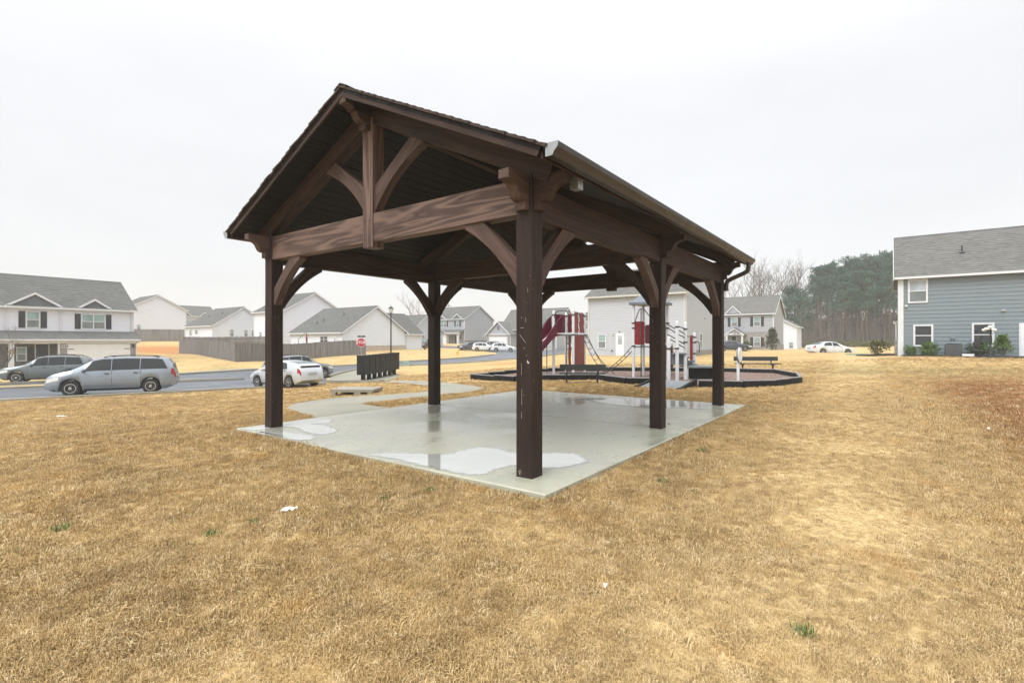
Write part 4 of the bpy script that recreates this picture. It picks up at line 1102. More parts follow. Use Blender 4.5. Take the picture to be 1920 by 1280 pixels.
# ------------------------------------------------------------------ wooden fences
def fence_wood():
    t = NT('grey_weathered_fence'); co = t.coord('Object', (7.5, 7.5, .35))
    t.P('Base Color', t.ramp(t.math('ADD', t.math('MULTIPLY', t.noise(co, 1.0, 3), .6), t.math('MULTIPLY', t.noise(t.coord('Object', (25, 25, 2)), 2, 4), .4)),
        [(.33, (.085, .083, .085)), (.5, (.165, .16, .158)), (.68, (.25, .24, .232))]))
    t.P('Roughness', .9); return t.m
M['fence'] = fence_wood()
def fence(label, pts, ht=1.83, back=False, dz=0.0):
    P = [Vector(p) for p in pts]; o0 = P[0]
    root = empty('wooden_fence', (o0.x, o0.y, g(o0.x, o0.y)), 0, label, 'fence', 'grey picket fences')
    for a, b in zip(P[:-1], P[1:]):
        L = (b - a).length; nb = max(1, round(L / 2.44)); d = (b - a) / L; n = Vector((-d.y, d.x))
        if n.y > 0: n = -n
        ang = math.atan2(d.y, d.x)
        for k in range(nb):
            p0 = a + d * (L * k / nb); p1 = a + d * (L * (k + 1) / nb); lw = L / nb
            mb = MB(); npk = 17; rot = lambda x, y, z: (p0.x - o0.x + d.x * x + n.x * y, p0.y - o0.y + d.y * x + n.y * y, z)
            zb = root.location.z
            for i in range(npk):
                x0, x1 = lw * i / npk + .006, lw * (i + 1) / npk - .006
                xm = p0 + d * (x0 + x1) / 2; z = g(xm.x, xm.y) - zb + dz; h = ht + rnd.uniform(-.03, .03); y = rnd.uniform(0, .012)
                q = [rot(x, yy, zz) for zz in (z - .25, z + h) for x, yy in ((x0, y), (x1, y), (x1, y + .02), (x0, y + .02))]
                mb.add(q, [(0, 1, 2, 3), (4, 5, 6, 7), (0, 1, 5, 4), (1, 2, 6, 5), (2, 3, 7, 6), (3, 0, 4, 7)])
            prop(mb.build('fence_panel', M['fence'], root), kind='stuff')
            z0, z1 = g(p0.x, p0.y) - zb + dz, g(p1.x, p1.y) - zb + dz
            for f_ in (.3, 1.0, 1.62):
                yb = -.05 if not back else .05
                MB().tube([rot(0, yb, z0 + f_), rot(lw, yb, z1 + f_)], .045, 4).build('fence_rail', M['fence'], root)
            MB().box((-.05, -.05, -.3), (.05, .05, ht + .02)).build('fence_post', M['fence'], root, mat4=Matrix.Translation(Vector((p0.x - o0.x - n.x * .1 * (-1 if back else 1), p0.y - o0.y - n.y * .1 * (-1 if back else 1), z0))) @ Matrix.Rotation(ang, 4, 'Z'))
    return root
fence('grey picket fence stepping down slope to a corner above the road', [(px(336, 65), 65), (px(443, 51), 51), (px(520, 56), 56)])
fence('long grey picket fence running behind silver hatchback to stop sign', [(px(520, 56.05), 56.05), (px(600, 60), 60), (px(686, 64), 64)])
fence('rear yard fence with rails showing, seen above the stepped fence', [(px(345, 70), 70), (px(500, 74), 74)], back=True)
fence('distant grey fence above orange clay bank beside lavender house', [(px(225, 80), 80), (px(346, 84), 84)], 1.95)
# ------------------------------------------------------------------ vehicles
def paint(name, c, metal=.35):
    t = NT(name); co = t.coord('Object')
    t.P('Base Color', t.ramp(t.noise(co, 2.0, 3), [(.3, vary(c, .93)), (.7, vary(c, 1.06))]))
    dirt = t.noise(co, 5, 4)
    t.P('Metallic', metal); t.P('Roughness', t.ramp(dirt, [(.35, .28), (.7, .42)])); t.P('Coat Weight', .7); t.P('Coat Roughness', .05)
    return t.m
M['paint_van'] = paint('silver_blue_paint', (.24, .277, .32), .45)
M['paint_suv'] = paint('grey_green_paint', (.135, .16, .168), .45)
M['paint_silver'] = paint('pale_silver_paint', (.50, .53, .56), .35)
M['paint_grey'] = paint('mid_grey_paint', (.22, .235, .25), .4)
M['paint_white'] = paint('white_car_paint', (.62, .65, .68), 0)
M['paint_black'] = paint('black_car_paint', (.022, .024, .030), .2)
M['paint_navy'] = paint('dark_blue_paint', (.045, .06, .085), .3)
M['car_glass'] = glass('tinted_car_glass', (.018, .022, .025), .06, .4)
M['car_glass_l'] = glass('clear_car_glass', (.10, .13, .14), .05, .5)
M['tyre'] = simple('tyre_rubber', (.016, .016, .017), .85)
M['plastic'] = simple('black_plastic', (.022, .022, .024), .6)
M['rim'] = simple('alloy_rim', (.52, .53, .54), .28, .05, 3, 0, .8)
M['lamp_clear'] = simple('headlamp_lens', (.62, .62, .58), .12, .1, 5, 0, .1)
M['lamp_red'] = simple('tail_lamp_lens', (.30, .012, .015), .15, .1)
M['number'] = simple('number_plate', (.35, .36, .37), .5)
def lerp_tab(tab, x):
    xs = [p[0] for p in tab]; ys = [p[1] for p in tab]; return float(np.interp(x, xs, ys))
class Car:
    TYPES = {
     'minivan': dict(L=5.0, W=.985, H=1.78, top=[(0, .62), (.05, .84), (.22, .99), (.6, 1.10), (.92, 1.17), (1.72, 1.68), (2.1, 1.76), (3.0, 1.79), (4.2, 1.755), (4.58, 1.70), (4.80, 1.45), (4.90, 1.05), (4.96, .9), (5.0, .62)],
        belt=[(0, .75), (1.0, 1.06), (2.0, 1.10), (5.0, 1.15)], wh=(.94, 3.94, .345), wins=[(1.36, 2.40, 0), (2.43, 3.50, 0), (3.53, 4.62, 0)], ws=(.98, 1.70), rg=(4.62, 4.86), rack=True),
     'suv': dict(L=4.83, W=.935, H=1.77, top=[(0, .66), (.06, .88), (.3, 1.0), (.9, 1.08), (1.25, 1.15), (1.95, 1.68), (2.3, 1.74), (3.2, 1.76), (4.2, 1.70), (4.45, 1.60), (4.70, 1.12), (4.78, .95), (4.83, .65)],
        belt=[(0, .78), (1.3, 1.06), (4.83, 1.14)], wh=(.93, 3.68, .35), wins=[(1.62, 2.48, 0), (2.51, 3.34, 0), (3.38, 4.32, 0)], ws=(1.33, 1.90), rg=(4.49, 4.69), rack=True),
     'hatch': dict(L=4.46, W=.872, H=1.49, top=[(0, .50), (.05, .68), (.2, .80), (.6, .93), (.85, 1.0), (1.75, 1.40), (2.25, 1.485), (2.7, 1.48), (3.6, 1.37), (4.05, 1.27), (4.17, 1.22), (4.34, .98), (4.42, .82), (4.46, .55)],
        belt=[(0, .66), (.9, .92), (4.46, 1.02)], wh=(.87, 3.57, .315), wins=[(1.45, 2.25, 0), (2.33, 3.45, 0)], ws=(.95, 1.72), rg=(3.2, 4.0), rack=False),
     'sedan': dict(L=4.65, W=.9, H=1.46, top=[(0, .50), (.05, .68), (.3, .80), (1.0, .94), (1.3, 1.0), (2.0, 1.39), (2.5, 1.455), (3.0, 1.44), (3.5, 1.30), (4.05, 1.08), (4.45, 1.03), (4.58, .90), (4.65, .55)],
        belt=[(0, .66), (1.2, .94), (4.65, 1.0)], wh=(.93, 3.63, .32), wins=[(1.72, 2.55, 0), (2.63, 3.55, 0)], ws=(1.38, 1.97), rg=(3.30, 4.0), rack=False),
     'crossover': dict(L=4.55, W=.92, H=1.68, top=[(0, .62), (.06, .82), (.3, .95), (.95, 1.05), (1.2, 1.10), (1.9, 1.58), (2.3, 1.67), (3.0, 1.68), (3.9, 1.60), (4.2, 1.45), (4.42, 1.08), (4.5, .92), (4.55, .6)],
        belt=[(0, .76), (1.2, 1.0), (4.55, 1.10)], wh=(.88, 3.52, .34), wins=[(1.58, 2.40, 0), (2.48, 3.30, 0), (3.36, 3.95, 0)], ws=(1.28, 1.86), rg=(4.22, 4.40), rack=True)}
    def __init__(s, name, label, kind, paintm, loc, heading, cat='car', group=None, detail=True, dark_glass=True):
        """heading: world angle the nose points to; loc: ground point under the car's middle"""
        T = s.T = Car.TYPES[kind]; L = T['L']
        s.root = empty(name, loc, heading + math.pi, label, cat, group)   # local +x runs from nose to tail
        r = T['wh'][2]
        xs = sorted(set(np.round(np.concatenate([np.linspace(0, .3, 7), np.linspace(.3, L - .3, 50), np.linspace(L - .3, L, 7)] + [c + np.linspace(-(r + .09), r + .09, 17) for c in T['wh'][:2]]), 4)))
        s.cx = L / 2
        n = 11; mb = MB()
        full = 2 * n - 2
        mb.v = []
        for x in xs:
            h = s.section(x)
            mb.v += [(x - s.cx, y, z) for y, z in h] + [(x - s.cx, -y, z) for y, z in h[-2:0:-1]]
        for i in range(len(xs) - 1):
            mb.f += [(i * full + k, i * full + (k + 1) % full, (i + 1) * full + (k + 1) % full, (i + 1) * full + k) for k in range(full)]
        mb.f += [tuple(range(full))[::-1], tuple((len(xs) - 1) * full + k for k in range(full))]
        body = mb.build('body', M[paintm], s.root, smooth=38)
        s.body = body
        gl = 'car_glass' if dark_glass else 'car_glass_l'
        for k, (a, b, _) in enumerate(T['wins']):
            for sg in (1, -1): s.patch('window', a, b, 5.10, 6.88, sg, M[gl if k else 'car_glass'], s.root, .006, trim=(k == len(T['wins']) - 1, k == 0))
        s.strip('windscreen', *T['ws'], .86, M['car_glass_l']); s.strip('rear_window', *T['rg'], .80, M['car_glass_l' if kind == 'hatch' else 'car_glass'])
        # wheels
        for c in T['wh'][:2]:
            for sg in (1, -1):
                yo = sg * (T['W'] - .11)
                w_ = MB().lathe([(r * .62, -.10), (r * .93, -.105), (r, -.07), (r, .07), (r * .93, .105), (r * .62, .10)], (0, 0, 0), 'y', 28).build('wheel', M['tyre'], s.root, smooth=35)
                w_.location = (c - s.cx, yo, r)
                mb = MB(); mb.lathe([(r * .63, -.02 * sg), (r * .63, .085 * sg), (r * .57, .092 * sg), (r * .55, .05 * sg), (.02, .045 * sg)], (0, 0, 0), 'y', 24)
                rim = mb.build('rim', M['plastic'] if detail else M['rim'], w_, smooth=35)
                if detail:
                    mb = MB()
                    for k in range(5):
                        a = k * 2 * math.pi / 5 + .3; ca, sa = math.cos(a), math.sin(a)
                        pw_ = r * .155
                        q = [(ca * rr - sa * ww, yy * sg, sa * rr + ca * ww) for rr, f_ in ((.02, .8), (r * .60, 1.25)) for ww in (-pw_ * f_, pw_ * f_) for yy in (.05, .10)]
                        mb.add(q, [(0, 1, 3, 2), (4, 6, 7, 5), (0, 4, 5, 1), (2, 3, 7, 6), (1, 5, 7, 3), (0, 2, 6, 4)])
                    mb.lathe([(r * .635, .07 * sg), (r * .635, .102 * sg), (r * .55, .102 * sg), (r * .55, .07 * sg)], (0, 0, 0), 'y', 24)
                    mb.lathe([(r * .19, .05 * sg), (r * .19, .108 * sg), (.01, .112 * sg)], (0, 0, 0), 'y', 12)
                    mb.build('spokes', M['rim'], w_)
        # lamps, plates, seams
        for sg in (1, -1):
            s.patch('headlight', .07, .52, 4.0, 4.95, sg, M['lamp_clear'], s.root, .008)
            s.patch('tail_light', L - .24, L - .035, 4.0, 5.3, sg, M['lamp_red'], s.root, .008)
            if detail:
                s.patch('bumper_trim', .03, .40, 1.3, 1.9, sg, M['plastic'], s.root, .006)
                for x in [T['wins'][0][0] - .14] + [w_[1] + .04 for w_ in T['wins'][:2]]:
                    if abs(x - T['wh'][1]) < .36: x = T['wh'][1] - .42
                    s.patch('door_seam', x - .007, x + .007, 1.8, 5.05, sg, M['plastic'], s.root, .003)
                s.patch('sill', T['wh'][0] + r + .12, T['wh'][1] - r - .12, 1.0, 1.7, sg, M['plastic'], s.root, .006)
                s.patch('moulding', T['wh'][0] + r + .15, T['wh'][1] - r - .12, 2.55, 2.72, sg, M[paintm], s.root, .022)
                for w_ in T['wins'][:2]:
                    p = s.surf(w_[1] - .12, 4.55, sg)
                    MB().box((p.x - .11, min(p.y, p.y + sg * .035), p.z - .018), (p.x + .06, max(p.y, p.y + sg * .035), p.z + .018)).build('door_handle', M['plastic'], s.root)
                p = s.surf(T['wins'][0][0] + .03, 5.25, sg)
                mi = MB().lathe([(.02, -.02), (.07, .0), (.085, .06), (.075, .15), (.03, .19)], (0, 0, 0), 'y', 10).build('mirror', M[paintm], s.root, smooth=50)
                mi.location = (p.x, p.y - (.02 if sg < 0 else -.02), p.z + .03); mi.scale = (.75, sg, 1.0)
        if detail:
            zb = lerp_tab(T['top'], L - .03)
            MB().box((L - s.cx - .005, -.26, .66), (L - s.cx + .012, .26, .80)).build('number_plate', M['number'], s.root)
            MB().box((-s.cx - .02, -.42, .50), (-s.cx + .05, .42, .62)).build('grille', M['plastic'], s.root)
        if T['rack'] and detail:
            for sg in (1, -1):
                x0, x1 = T['wins'][0][1] - .3, L - .75
                pts = []
                for k in range(9):
                    x = x0 + (x1 - x0) * k / 8; z = lerp_tab(T['top'], x) + (.0 if k in (0, 8) else .055)
                    pts.append((x - s.cx, sg * T['W'] * .66, z - .01))
                MB().tube(pts, .022, 6).build('roof_rail', M['plastic'], s.root)
    def section(s, x):
        T = s.T; L, W = T['L'], T['W']
        zt = lerp_tab(T['top'], x); zb_ = min(lerp_tab(T['belt'], x), zt - .02)
        zb = .20 + .16 * max(0, (.35 - x) / .35) + .20 * max(0, (x - (L - .45)) / .45)
        for c in T['wh'][:2]:
            ra = T['wh'][2] + .065; dx = abs(x - c)
            if dx < ra: zb = max(zb, T['wh'][2] + math.sqrt(ra * ra - dx * dx) * .98)
        zb = min(zb, zb_ - .04)
        e = min(x, L - x); w_ = W * (1 - .20 * max(0, 1 - e / .7) ** 2.2)
        k = max(0, min(1, (zt - zb_) / .42)); wr = w_ * (.955 - .215 * k)
        zm = lambda f: zb + (zb_ - zb) * f
        low = .22 if zb < .5 else zb
        zl = lambda f: max(zb + .004 * f, low + (zb_ - low) * f)
        return [(0, zb), (w_ * .90, zb), (w_ * .975, zl(.14)), (w_ * 1.0, zl(.38)), (w_ * .995, zl(.72)), (w_ * .955, zb_), (w_ * .955 + (wr - w_ * .955) * .55, zb_ + (zt - .05 * k - zb_) * .55),
                (wr, zb_ + (zt - .06 * k - zb_) * .985), (wr * .86, zt - .022 * k), (wr * .5, zt - .004 * k), (0, zt)]
    def surf(s, x, u, sg):
        h = s.section(x); i = min(int(u), len(h) - 2); f = u - i
        return Vector((x - s.cx, sg * (h[i][0] + (h[i + 1][0] - h[i][0]) * f), h[i][1] + (h[i + 1][1] - h[i][1]) * f))
    def patch(s, name, x0, x1, u0, u1, sg, m, parent, off, trim=(False, False)):
        nx_ = 10 if x1 - x0 > .1 else 1; nu = 5; mb = MB()
        for i in range(nx_ + 1):
            for j in range(nu + 1):
                fu = j / nu; x = x0 + (x1 - x0) * i / nx_
                if trim[0]: x = x0 + (x1 - .34 * fu * (x1 - x0) * .6 - x0) * i / nx_
                if trim[1]:
                    xa = x0 + fu * .44 * .75; x = xa + (x1 - xa) * i / nx_
                u = u0 + (u1 - u0) * fu; p = s.surf(x, u, sg); q = s.surf(x, min(u + .05, 9.9), sg) - s.surf(x, max(u - .05, 0), sg)
                nv = Vector((0, sg * q.z, -sg * q.y)); nv = Vector((0, abs(q.z) * sg, abs(q.y)))
                nv.normalize(); mb.v.append(tuple(p + nv * off))
        for i in range(nx_):
            for j in range(nu): mb.f.append((i * (nu + 1) + j, (i + 1) * (nu + 1) + j, (i + 1) * (nu + 1) + j + 1, i * (nu + 1) + j + 1))
        return mb.build(name, m, parent, smooth=60)
    def strip(s, name, x0, x1, k, m):
        mb = MB(); n = 8
        for i in range(n + 1):
            x = x0 + (x1 - x0) * i / n; h = s.section(x)
            dx = .02; sl = (lerp_tab(s.T['top'], x + dx) - lerp_tab(s.T['top'], x - dx)) / (2 * dx); nv = Vector((-sl, 0, 1)).normalized() * .010
            for f in (-1, -.55, 0, .55, 1):
                y = f * h[8][0] * (k + .12); z = float(np.interp(abs(y), [0, h[9][0], h[8][0] + 1e-6, h[7][0] + 2e-6], [h[10][1], h[9][1], h[8][1], h[7][1]]))
                mb.v.append((x - s.cx + nv.x, y, z + nv.z))
        for i in range(n):
            for j in range(4): mb.f.append((i * 5 + j, i * 5 + j + 1, (i + 1) * 5 + j + 1, (i + 1) * 5 + j))
        return mb.build(name, m, s.root, smooth=60)
def gpt(pxx, d, dz=0.0):
    x = px(pxx, d); return (x, d, g(x, d) + dz)
def car_tilt(root, heading, L=2.6):
    """lay the car on the slope it stands on"""
    x, y, _ = root.location; d = Vector((math.cos(heading), math.sin(heading)))
    za, zb = g(x + d.x * L / 2, y + d.y * L / 2), g(x - d.x * L / 2, y - d.y * L / 2)
    n = Vector((-d.y, d.x)); zl, zr = g(x + n.x * .8, y + n.y * .8), g(x - n.x * .8, y - n.y * .8)
    root.rotation_euler = (math.atan2(zr - zl, 1.6), math.atan2(za - zb, L), heading + math.pi)
    root.location.z = (za + zb + zl + zr) / 4 + .014
R = math.radians
# near-side wheels of the minivan give its line; the body centre lies half a width behind them
w1, w2 = Vector((px(152, 23.4), 23.4)), Vector((px(297, 24.8), 24.8)); hd = math.atan2((w1 - w2).y, (w1 - w2).x)
nrm_ = Vector((-(w1 - w2).normalized().y, (w1 - w2).normalized().x)); nrm_ = nrm_ if nrm_.y > 0 else -nrm_
c_ = (w1 + w2) / 2 + nrm_ * .87 + (w1 - w2).normalized() * .28
van = Car('minivan', 'silver-blue minivan parked nearest the camera in the kerbside bay', 'minivan', 'paint_van', (c_.x, c_.y, g(c_.x, c_.y)), hd, 'minivan'); car_tilt(van.root, hd, 3.0)
hs = R(208)
c_ = Vector((px(95, 34.4), 34.4)); suv = Car('parked_suv', 'grey-green SUV with roof rails parked in front of lavender house', 'suv', 'paint_suv', (c_.x, c_.y, g(c_.x, c_.y)), hs, 'SUV'); car_tilt(suv.root, hs)
hh = R(150)
rw = Vector((px(544, 27.0), 27.0)); fd = Vector((math.cos(hh), math.sin(hh))); nn = Vector((-fd.y, fd.x)); nn = nn if nn.y > 0 else -nn
c_ = rw + fd * 1.35 + nn * .76
pri = Car('hatchback', 'pale silver hatchback with its tail towards the mailboxes behind front left post', 'hatch', 'paint_silver', (c_.x, c_.y, g(c_.x, c_.y)), hh, 'hatchback'); car_tilt(pri.root, hh)
# hatchback tail: glass panel, plate and spoiler edge
MB().box((1.99, -.60, .98), (2.06, .60, 1.16)).build('tail_glass', M['car_glass'], pri.root, mat4=Matrix.Rotation(0, 4, 'Y'))
c_ = Vector((px(560, 35.5), 35.5)); gc = Car('parked_crossover', 'grey crossover seen just over the silver hatchback roof', 'crossover', 'paint_grey', (c_.x, c_.y, g(c_.x, c_.y)), R(52), 'SUV'); car_tilt(gc.root, R(52))
c_ = Vector((px(1556, 55), 55)); ws = Car('sedan', 'white sedan parked on the far lawn edge in front of the pine wood', 'sedan', 'paint_white', (c_.x, c_.y, g(c_.x, c_.y)), R(2), 'sedan'); car_tilt(ws.root, R(2)); ws.root.location.z = .06
far_cars = [('crossover', 'paint_navy', 880, 98, 205, 'dark blue car parked leftmost in the row before the porch house', 0.0),
            ('crossover', 'paint_white', 908, 97, -8, 'white SUV with dark wheels parked in front of the porch house', 0.0),
            ('crossover', 'paint_white', 944, 93.5, -6, 'white SUV parked nearest the round post in front of garage gable house', 0.0),
            ('sedan', 'paint_black', 906, 103, 20, 'black car roof showing behind the row of white cars', .25),
            ('crossover', 'paint_grey', 929, 100, -10, 'grey-green car half hidden between the two white SUVs', .1),
            ('suv', 'paint_black', 797, 84, 250, 'dark SUV half hidden behind the rear left post on a driveway', 0.0),
            ('crossover', 'paint_white', 1062, 108, 0, 'white SUV glimpsed under the playground slide', 0.0),
            ('sedan', 'paint_navy', 1374, 69, -12, 'dark blue sedan parked before the gabled porch of the stone-front house', 0.0)]
for k, p, x, d, a, lab, dz in far_cars:
    c_ = Vector((px(x, d), d)); cc = Car('parked_car', lab, k, p, (c_.x, c_.y, g(c_.x, c_.y)), R(a), 'car', 'cars parked along the far street', detail=(d < 100)); car_tilt(cc.root, R(a)); cc.root.location.z += dz

# ------------------------------------------------------------------ street furniture
M['mail'] = simple('black_mailbox_paint', (.013, .014, .016), .6, .15, spec=.25)
M['black_metal'] = simple('black_lamp_metal', (.014, .014, .016), .45)
M['red_sign'] = simple('stop_sign_red', (.42, .012, .03), .4, .05)
M['white_sign'] = simple('sign_white', (.78, .78, .78), .4, .02)
M['lamp_glass'] = simple('frosted_lamp_glass', (.60, .62, .62), .3, .05)
# cluster mailboxes: a row of cabinets on pedestals
rowd = Vector((.17, .985))
start = Vector((px(681, 31.4), 31.4)); nml = Vector((rowd.y, -rowd.x))
for i in range(7):
    p = start + rowd * (i * .80)
    ang = math.atan2(rowd.y, rowd.x)
    words = ['nearest cabinet, showing its broad side, of the black mailbox row'] + ['%s black mailbox cabinet along the row, counted from its broad near end' % ORD[k] for k in range(1, 6)] + ['last black mailbox cabinet at the lamp post end of the row']
    r_ = empty('mailbox_unit', (p.x, p.y, g(p.x, p.y) + .03), ang, words[i], 'mailbox', 'black cluster mailboxes')
    mb = MB(); mb.box((-.39, -.23, .36), (.39, .23, 1.50)); cab = mb.build('cabinet', M['mail'], r_)
    MB().box((-.41, -.25, 1.502), (.41, .25, 1.55)).build('cap', M['mail'], r_)
    MB().box((-.10, -.10, .02), (.10, .10, .358)).build('pedestal', M['mail'], r_)
    MB().box((-.22, -.22, -.05), (.22, .22, .018)).build('base_plate', M['mail'], r_)
    for k in range(2):
        dr = MB().box((-.36 + k * .37, -.245, .42), (-.02 + k * .37, -.232, 1.44)).build('compartment_door', M['mail'], cab)
    MB().lathe([(.012, 0), (.012, .02)], (.0, -.255, 1.2), 'y', 8).build('lock', M['silver'], cab)
# stop sign with street plates above
sp = Vector((px(677, 45), 45)); sg_ = empty('stop_sign', (sp.x, sp.y, g(sp.x, sp.y)), math.atan2(sp.x, -sp.y) + math.pi * 0 , 'red octagonal stop sign on a post behind the mailboxes', 'stop sign')
sg_.rotation_euler = (0, 0, R(16))
MB().tube([(0, .03, -.3), (0, .03, 3.1)], .03, 6).build('sign_post', M['silver'], sg_)
oc = lambda r: [(r * math.cos(R(22.5 + 45 * k)), r * math.sin(R(22.5 + 45 * k))) for k in range(8)]
zc_ = EYE - (642 - CY) / FPX * 45 - g(sp.x, sp.y)
pl = MB().prism(oc(.41), (0, 0, zc_), (1, 0, 0), (0, 0, 1), (0, -1, 0), 0, .006).build('plate', M['white_sign'], sg_)
MB().prism(oc(.385), (0, 0, zc_), (1, 0, 0), (0, 0, 1), (0, -1, 0), .0065, .009).build('red_field', M['red_sign'], sg_)
def text_obj(body, size, m, parent, loc, rot, align='CENTER', ext=.001):
    cu = bpy.data.curves.new('lettering', 'FONT'); cu.body = body; cu.size = size; cu.align_x = align; cu.align_y = 'CENTER'; cu.extrude = ext; cu.offset = .004
    o = bpy.data.objects.new('lettering', cu); COL.objects.link(o)
    dg = bpy.context.evaluated_depsgraph_get(); me = bpy.data.meshes.new_from_object(o.evaluated_get(dg))
    bpy.data.objects.remove(o); me.materials.clear()
    q = link('lettering', me, m, parent); q.location = loc; q.rotation_euler = rot
    return q
text_obj('STOP', .34, M['white_sign'], sg_, (0, -.0105, zc_), (R(90), 0, 0))
MB().box((-.30, .02, zc_ + .46), (.36, .03, zc_ + .62)).build('street_plate', M['brown_dark'], sg_)
# lamp post
lp = Vector((px(733, 38), 38)); lo = empty('street_lamp', (lp.x, lp.y, g(lp.x, lp.y)), 0, 'tall black street lamp with lantern head by the mailboxes', 'street lamp')
topz = EYE - (573 - CY) / FPX * 38 - g(lp.x, lp.y)
hb = topz - .62
MB().lathe([(.16, -.1), (.16, .25), (.11, .45), (.075, .9), (.06, 1.0), (.045, hb), (.045, hb + .01)], (0, 0, 0), 'z', 12).build('pole', M['black_metal'], lo, smooth=40)
MB().lathe([(.05, hb), (.12, hb + .04), (.09, hb + .08)], (0, 0, 0), 'z', 12).build('collar', M['black_metal'], lo)
MB().lathe([(.09, hb + .081), (.17, hb + .2), (.18, hb + .38)], (0, 0, 0), 'z', 12).build('lantern', M['lamp_glass'], lo, smooth=40)
MB().lathe([(.21, hb + .381), (.20, hb + .42), (.09, hb + .53), (.03, hb + .56), (.015, hb + .66)], (0, 0, 0), 'z', 12).build('lantern_cap', M['black_metal'], lo)
# hydrant, green utility boxes
hp = hit(858, 666.5); hy = empty('fire_hydrant', hp, 0, 'yellow fire hydrant on the lawn across the road', 'hydrant')
M['yellow'] = simple('hydrant_yellow', (.72, .42, .04), .5)
MB().lathe([(.16, -.05), (.16, .06), (.105, .08), (.105, .50), (.15, .51), (.15, .56), (.12, .62), (.06, .70), (.03, .76)], (0, 0, 0), 'z', 14).build('barrel', M['yellow'], hy, smooth=40)
for a, b in (((-.22, 0, .42), (.22, 0, .42)), ((0, -.24, .36), (0, 0, .36))): MB().tube([a, b], .06, 8).build('outlet', M['yellow'], hy)
M['utility'] = simple('utility_green', (.26, .40, .36), .55)
up_ = hit(762, 686); ub = empty('utility_pedestal', up_, R(20), 'small pale green utility box beside the road', 'utility box')
MB().box((-.28, -.22, -.1), (.28, .22, .34)).build('base', M['utility'], ub); MB().prism([(-.32, .341), (.32, .341), (.26, .46), (-.26, .46)], (0, 0, 0), (1, 0, 0), (0, 0, 1), (0, 1, 0), -.26, .26).build('lid', M['utility'], ub)
up_ = hit(1610, 664.5); ub = empty('utility_box', up_, 0, 'flat green utility lid in the lawn right of white sedan', 'utility box')
MB().box((-.7, -.45, -.1), (.7, .45, .05)).build('lid', simple('lid_green', (.12, .30, .20), .6), ub); MB().box((-.76, -.5, -.1), (.76, .5, .02)).build('rim', M['utility'], ub)
# storm drain box with two openings
sd_ = hit(670, 738.5); so = empty('storm_drain', sd_, R(-4), 'low concrete storm drain box with openings in the lawn', 'storm drain')
MB().box((-.80, -.60, .13), (.80, .60, .23)).build('top_slab', M['kerb'], so)
for x0, x1 in ((-.76, -.60), (.10, .34), (.60, .76)): MB().box((x0, -.60, -.2), (x1, -.44, .129)).build('pier', M['kerb'], so)
MB().box((-.76, .3, -.2), (.76, .58, .129)).build('back_wall', M['kerb'], so)
MB().box((-.6, -.2, -.25), (.6, .29, -.02)).build('sump', M['dark_hole'], so)
# furled umbrella in the yard behind the fence
uo = gpt(575, 64.5); um = empty('yard_umbrella', uo, 0, 'furled dark red cantilever umbrella above the fence', 'umbrella')
MB().tube(spline([(-1.1, 0, 0), (-1.05, 0, 1.6), (-.6, 0, 2.3), (-.05, 0, 2.62)], 5), .03, 6).build('arm', M['black_metal'], um)
MB().lathe([(.02, 0.9), (.10, 1.2), (.13, 1.9), (.05, 2.5), (.01, 2.62)], (0, 0, 0), 'z', 8).build('canopy', simple('maroon_canvas', (.17, .03, .045), .8), um)
po = gpt(840.5, 138); pp = empty('utility_pole', po, 0, 'thin utility pole rising behind the porch house roof', 'pole')
MB().lathe([(.14, 0), (.10, 12.0)], (0, 0, 0), 'z', 8).build('pole', M['fence'], pp); MB().box((-.9, -.05, 9.6), (.9, .05, 9.75)).build('crossarm', M['fence'], pp)
# air conditioner, garden lamp, grill and chair by the blue house
def mloc(pxx, out, z=0.0):
    a_ = M_.at('front', pxx, 640, out)[0]; p = M_.root.matrix_basis @ M_.P('front', a_, 0, out)
    return (p.x, p.y, g(p.x, p.y) + z)
bpy.context.view_layer.update()
ac = empty('air_conditioner', mloc(1788, .75), -YAW, 'dark grey air conditioning unit against the blue house', 'air conditioner')
M['ac'] = simple('ac_casing', (.075, .085, .09), .5)
MB().box((-.48, -.45, -.1), (.48, .45, .04)).build('pad', M['kerb'], ac)
body = MB().box((-.42, -.42, .041), (.42, .42, .78)).build('casing', M['ac'], ac)
for k in range(12): MB().box((-.38 + k * .065, -.445, .10), (-.345 + k * .065, -.421, .72)).build('louvre', M['ac'], body)
MB().lathe([(.40, .781), (.42, .82), (.38, .83)], (0, 0, 0), 'z', 16).build('fan_guard', M['black_metal'], ac)
gl_ = empty('garden_lamp', mloc(1857, 2.0), -YAW, 'black garden lamp post with five white globe shades', 'lamp')
MB().lathe([(.13, -.05), (.13, .1), (.05, .2), (.04, 1.75), (.05, 1.78)], (0, 0, 0), 'z', 10).build('pole', M['black_metal'], gl_, smooth=40)
for k in range(5):
    a = k * 2 * math.pi / 5 + .2; q = (math.cos(a) * .30, math.sin(a) * .30, 1.66 + .07 * (k % 2)) if k else (0, 0, 1.86)
    if k: MB().tube(spline([(0, 0, 1.5), (q[0] * .6, q[1] * .6, 1.46), (q[0], q[1], q[2] - .05)], 4), .014, 5).build('arm', M['black_metal'], gl_)
    MB().lathe([(.03, -.04), (.10, .0), (.13, .06), (.10, .12), (.02, .15)], q, 'z', 10).build('globe_shade', M['white_sign'], gl_, smooth=60)
gb = empty('garden_chair', mloc(1840, 1.2), -YAW + .5, 'dark wicker garden chair behind the globe lamp', 'chair')
M['wicker'] = simple('dark_wicker', (.03, .028, .03), .8, .3, 20)
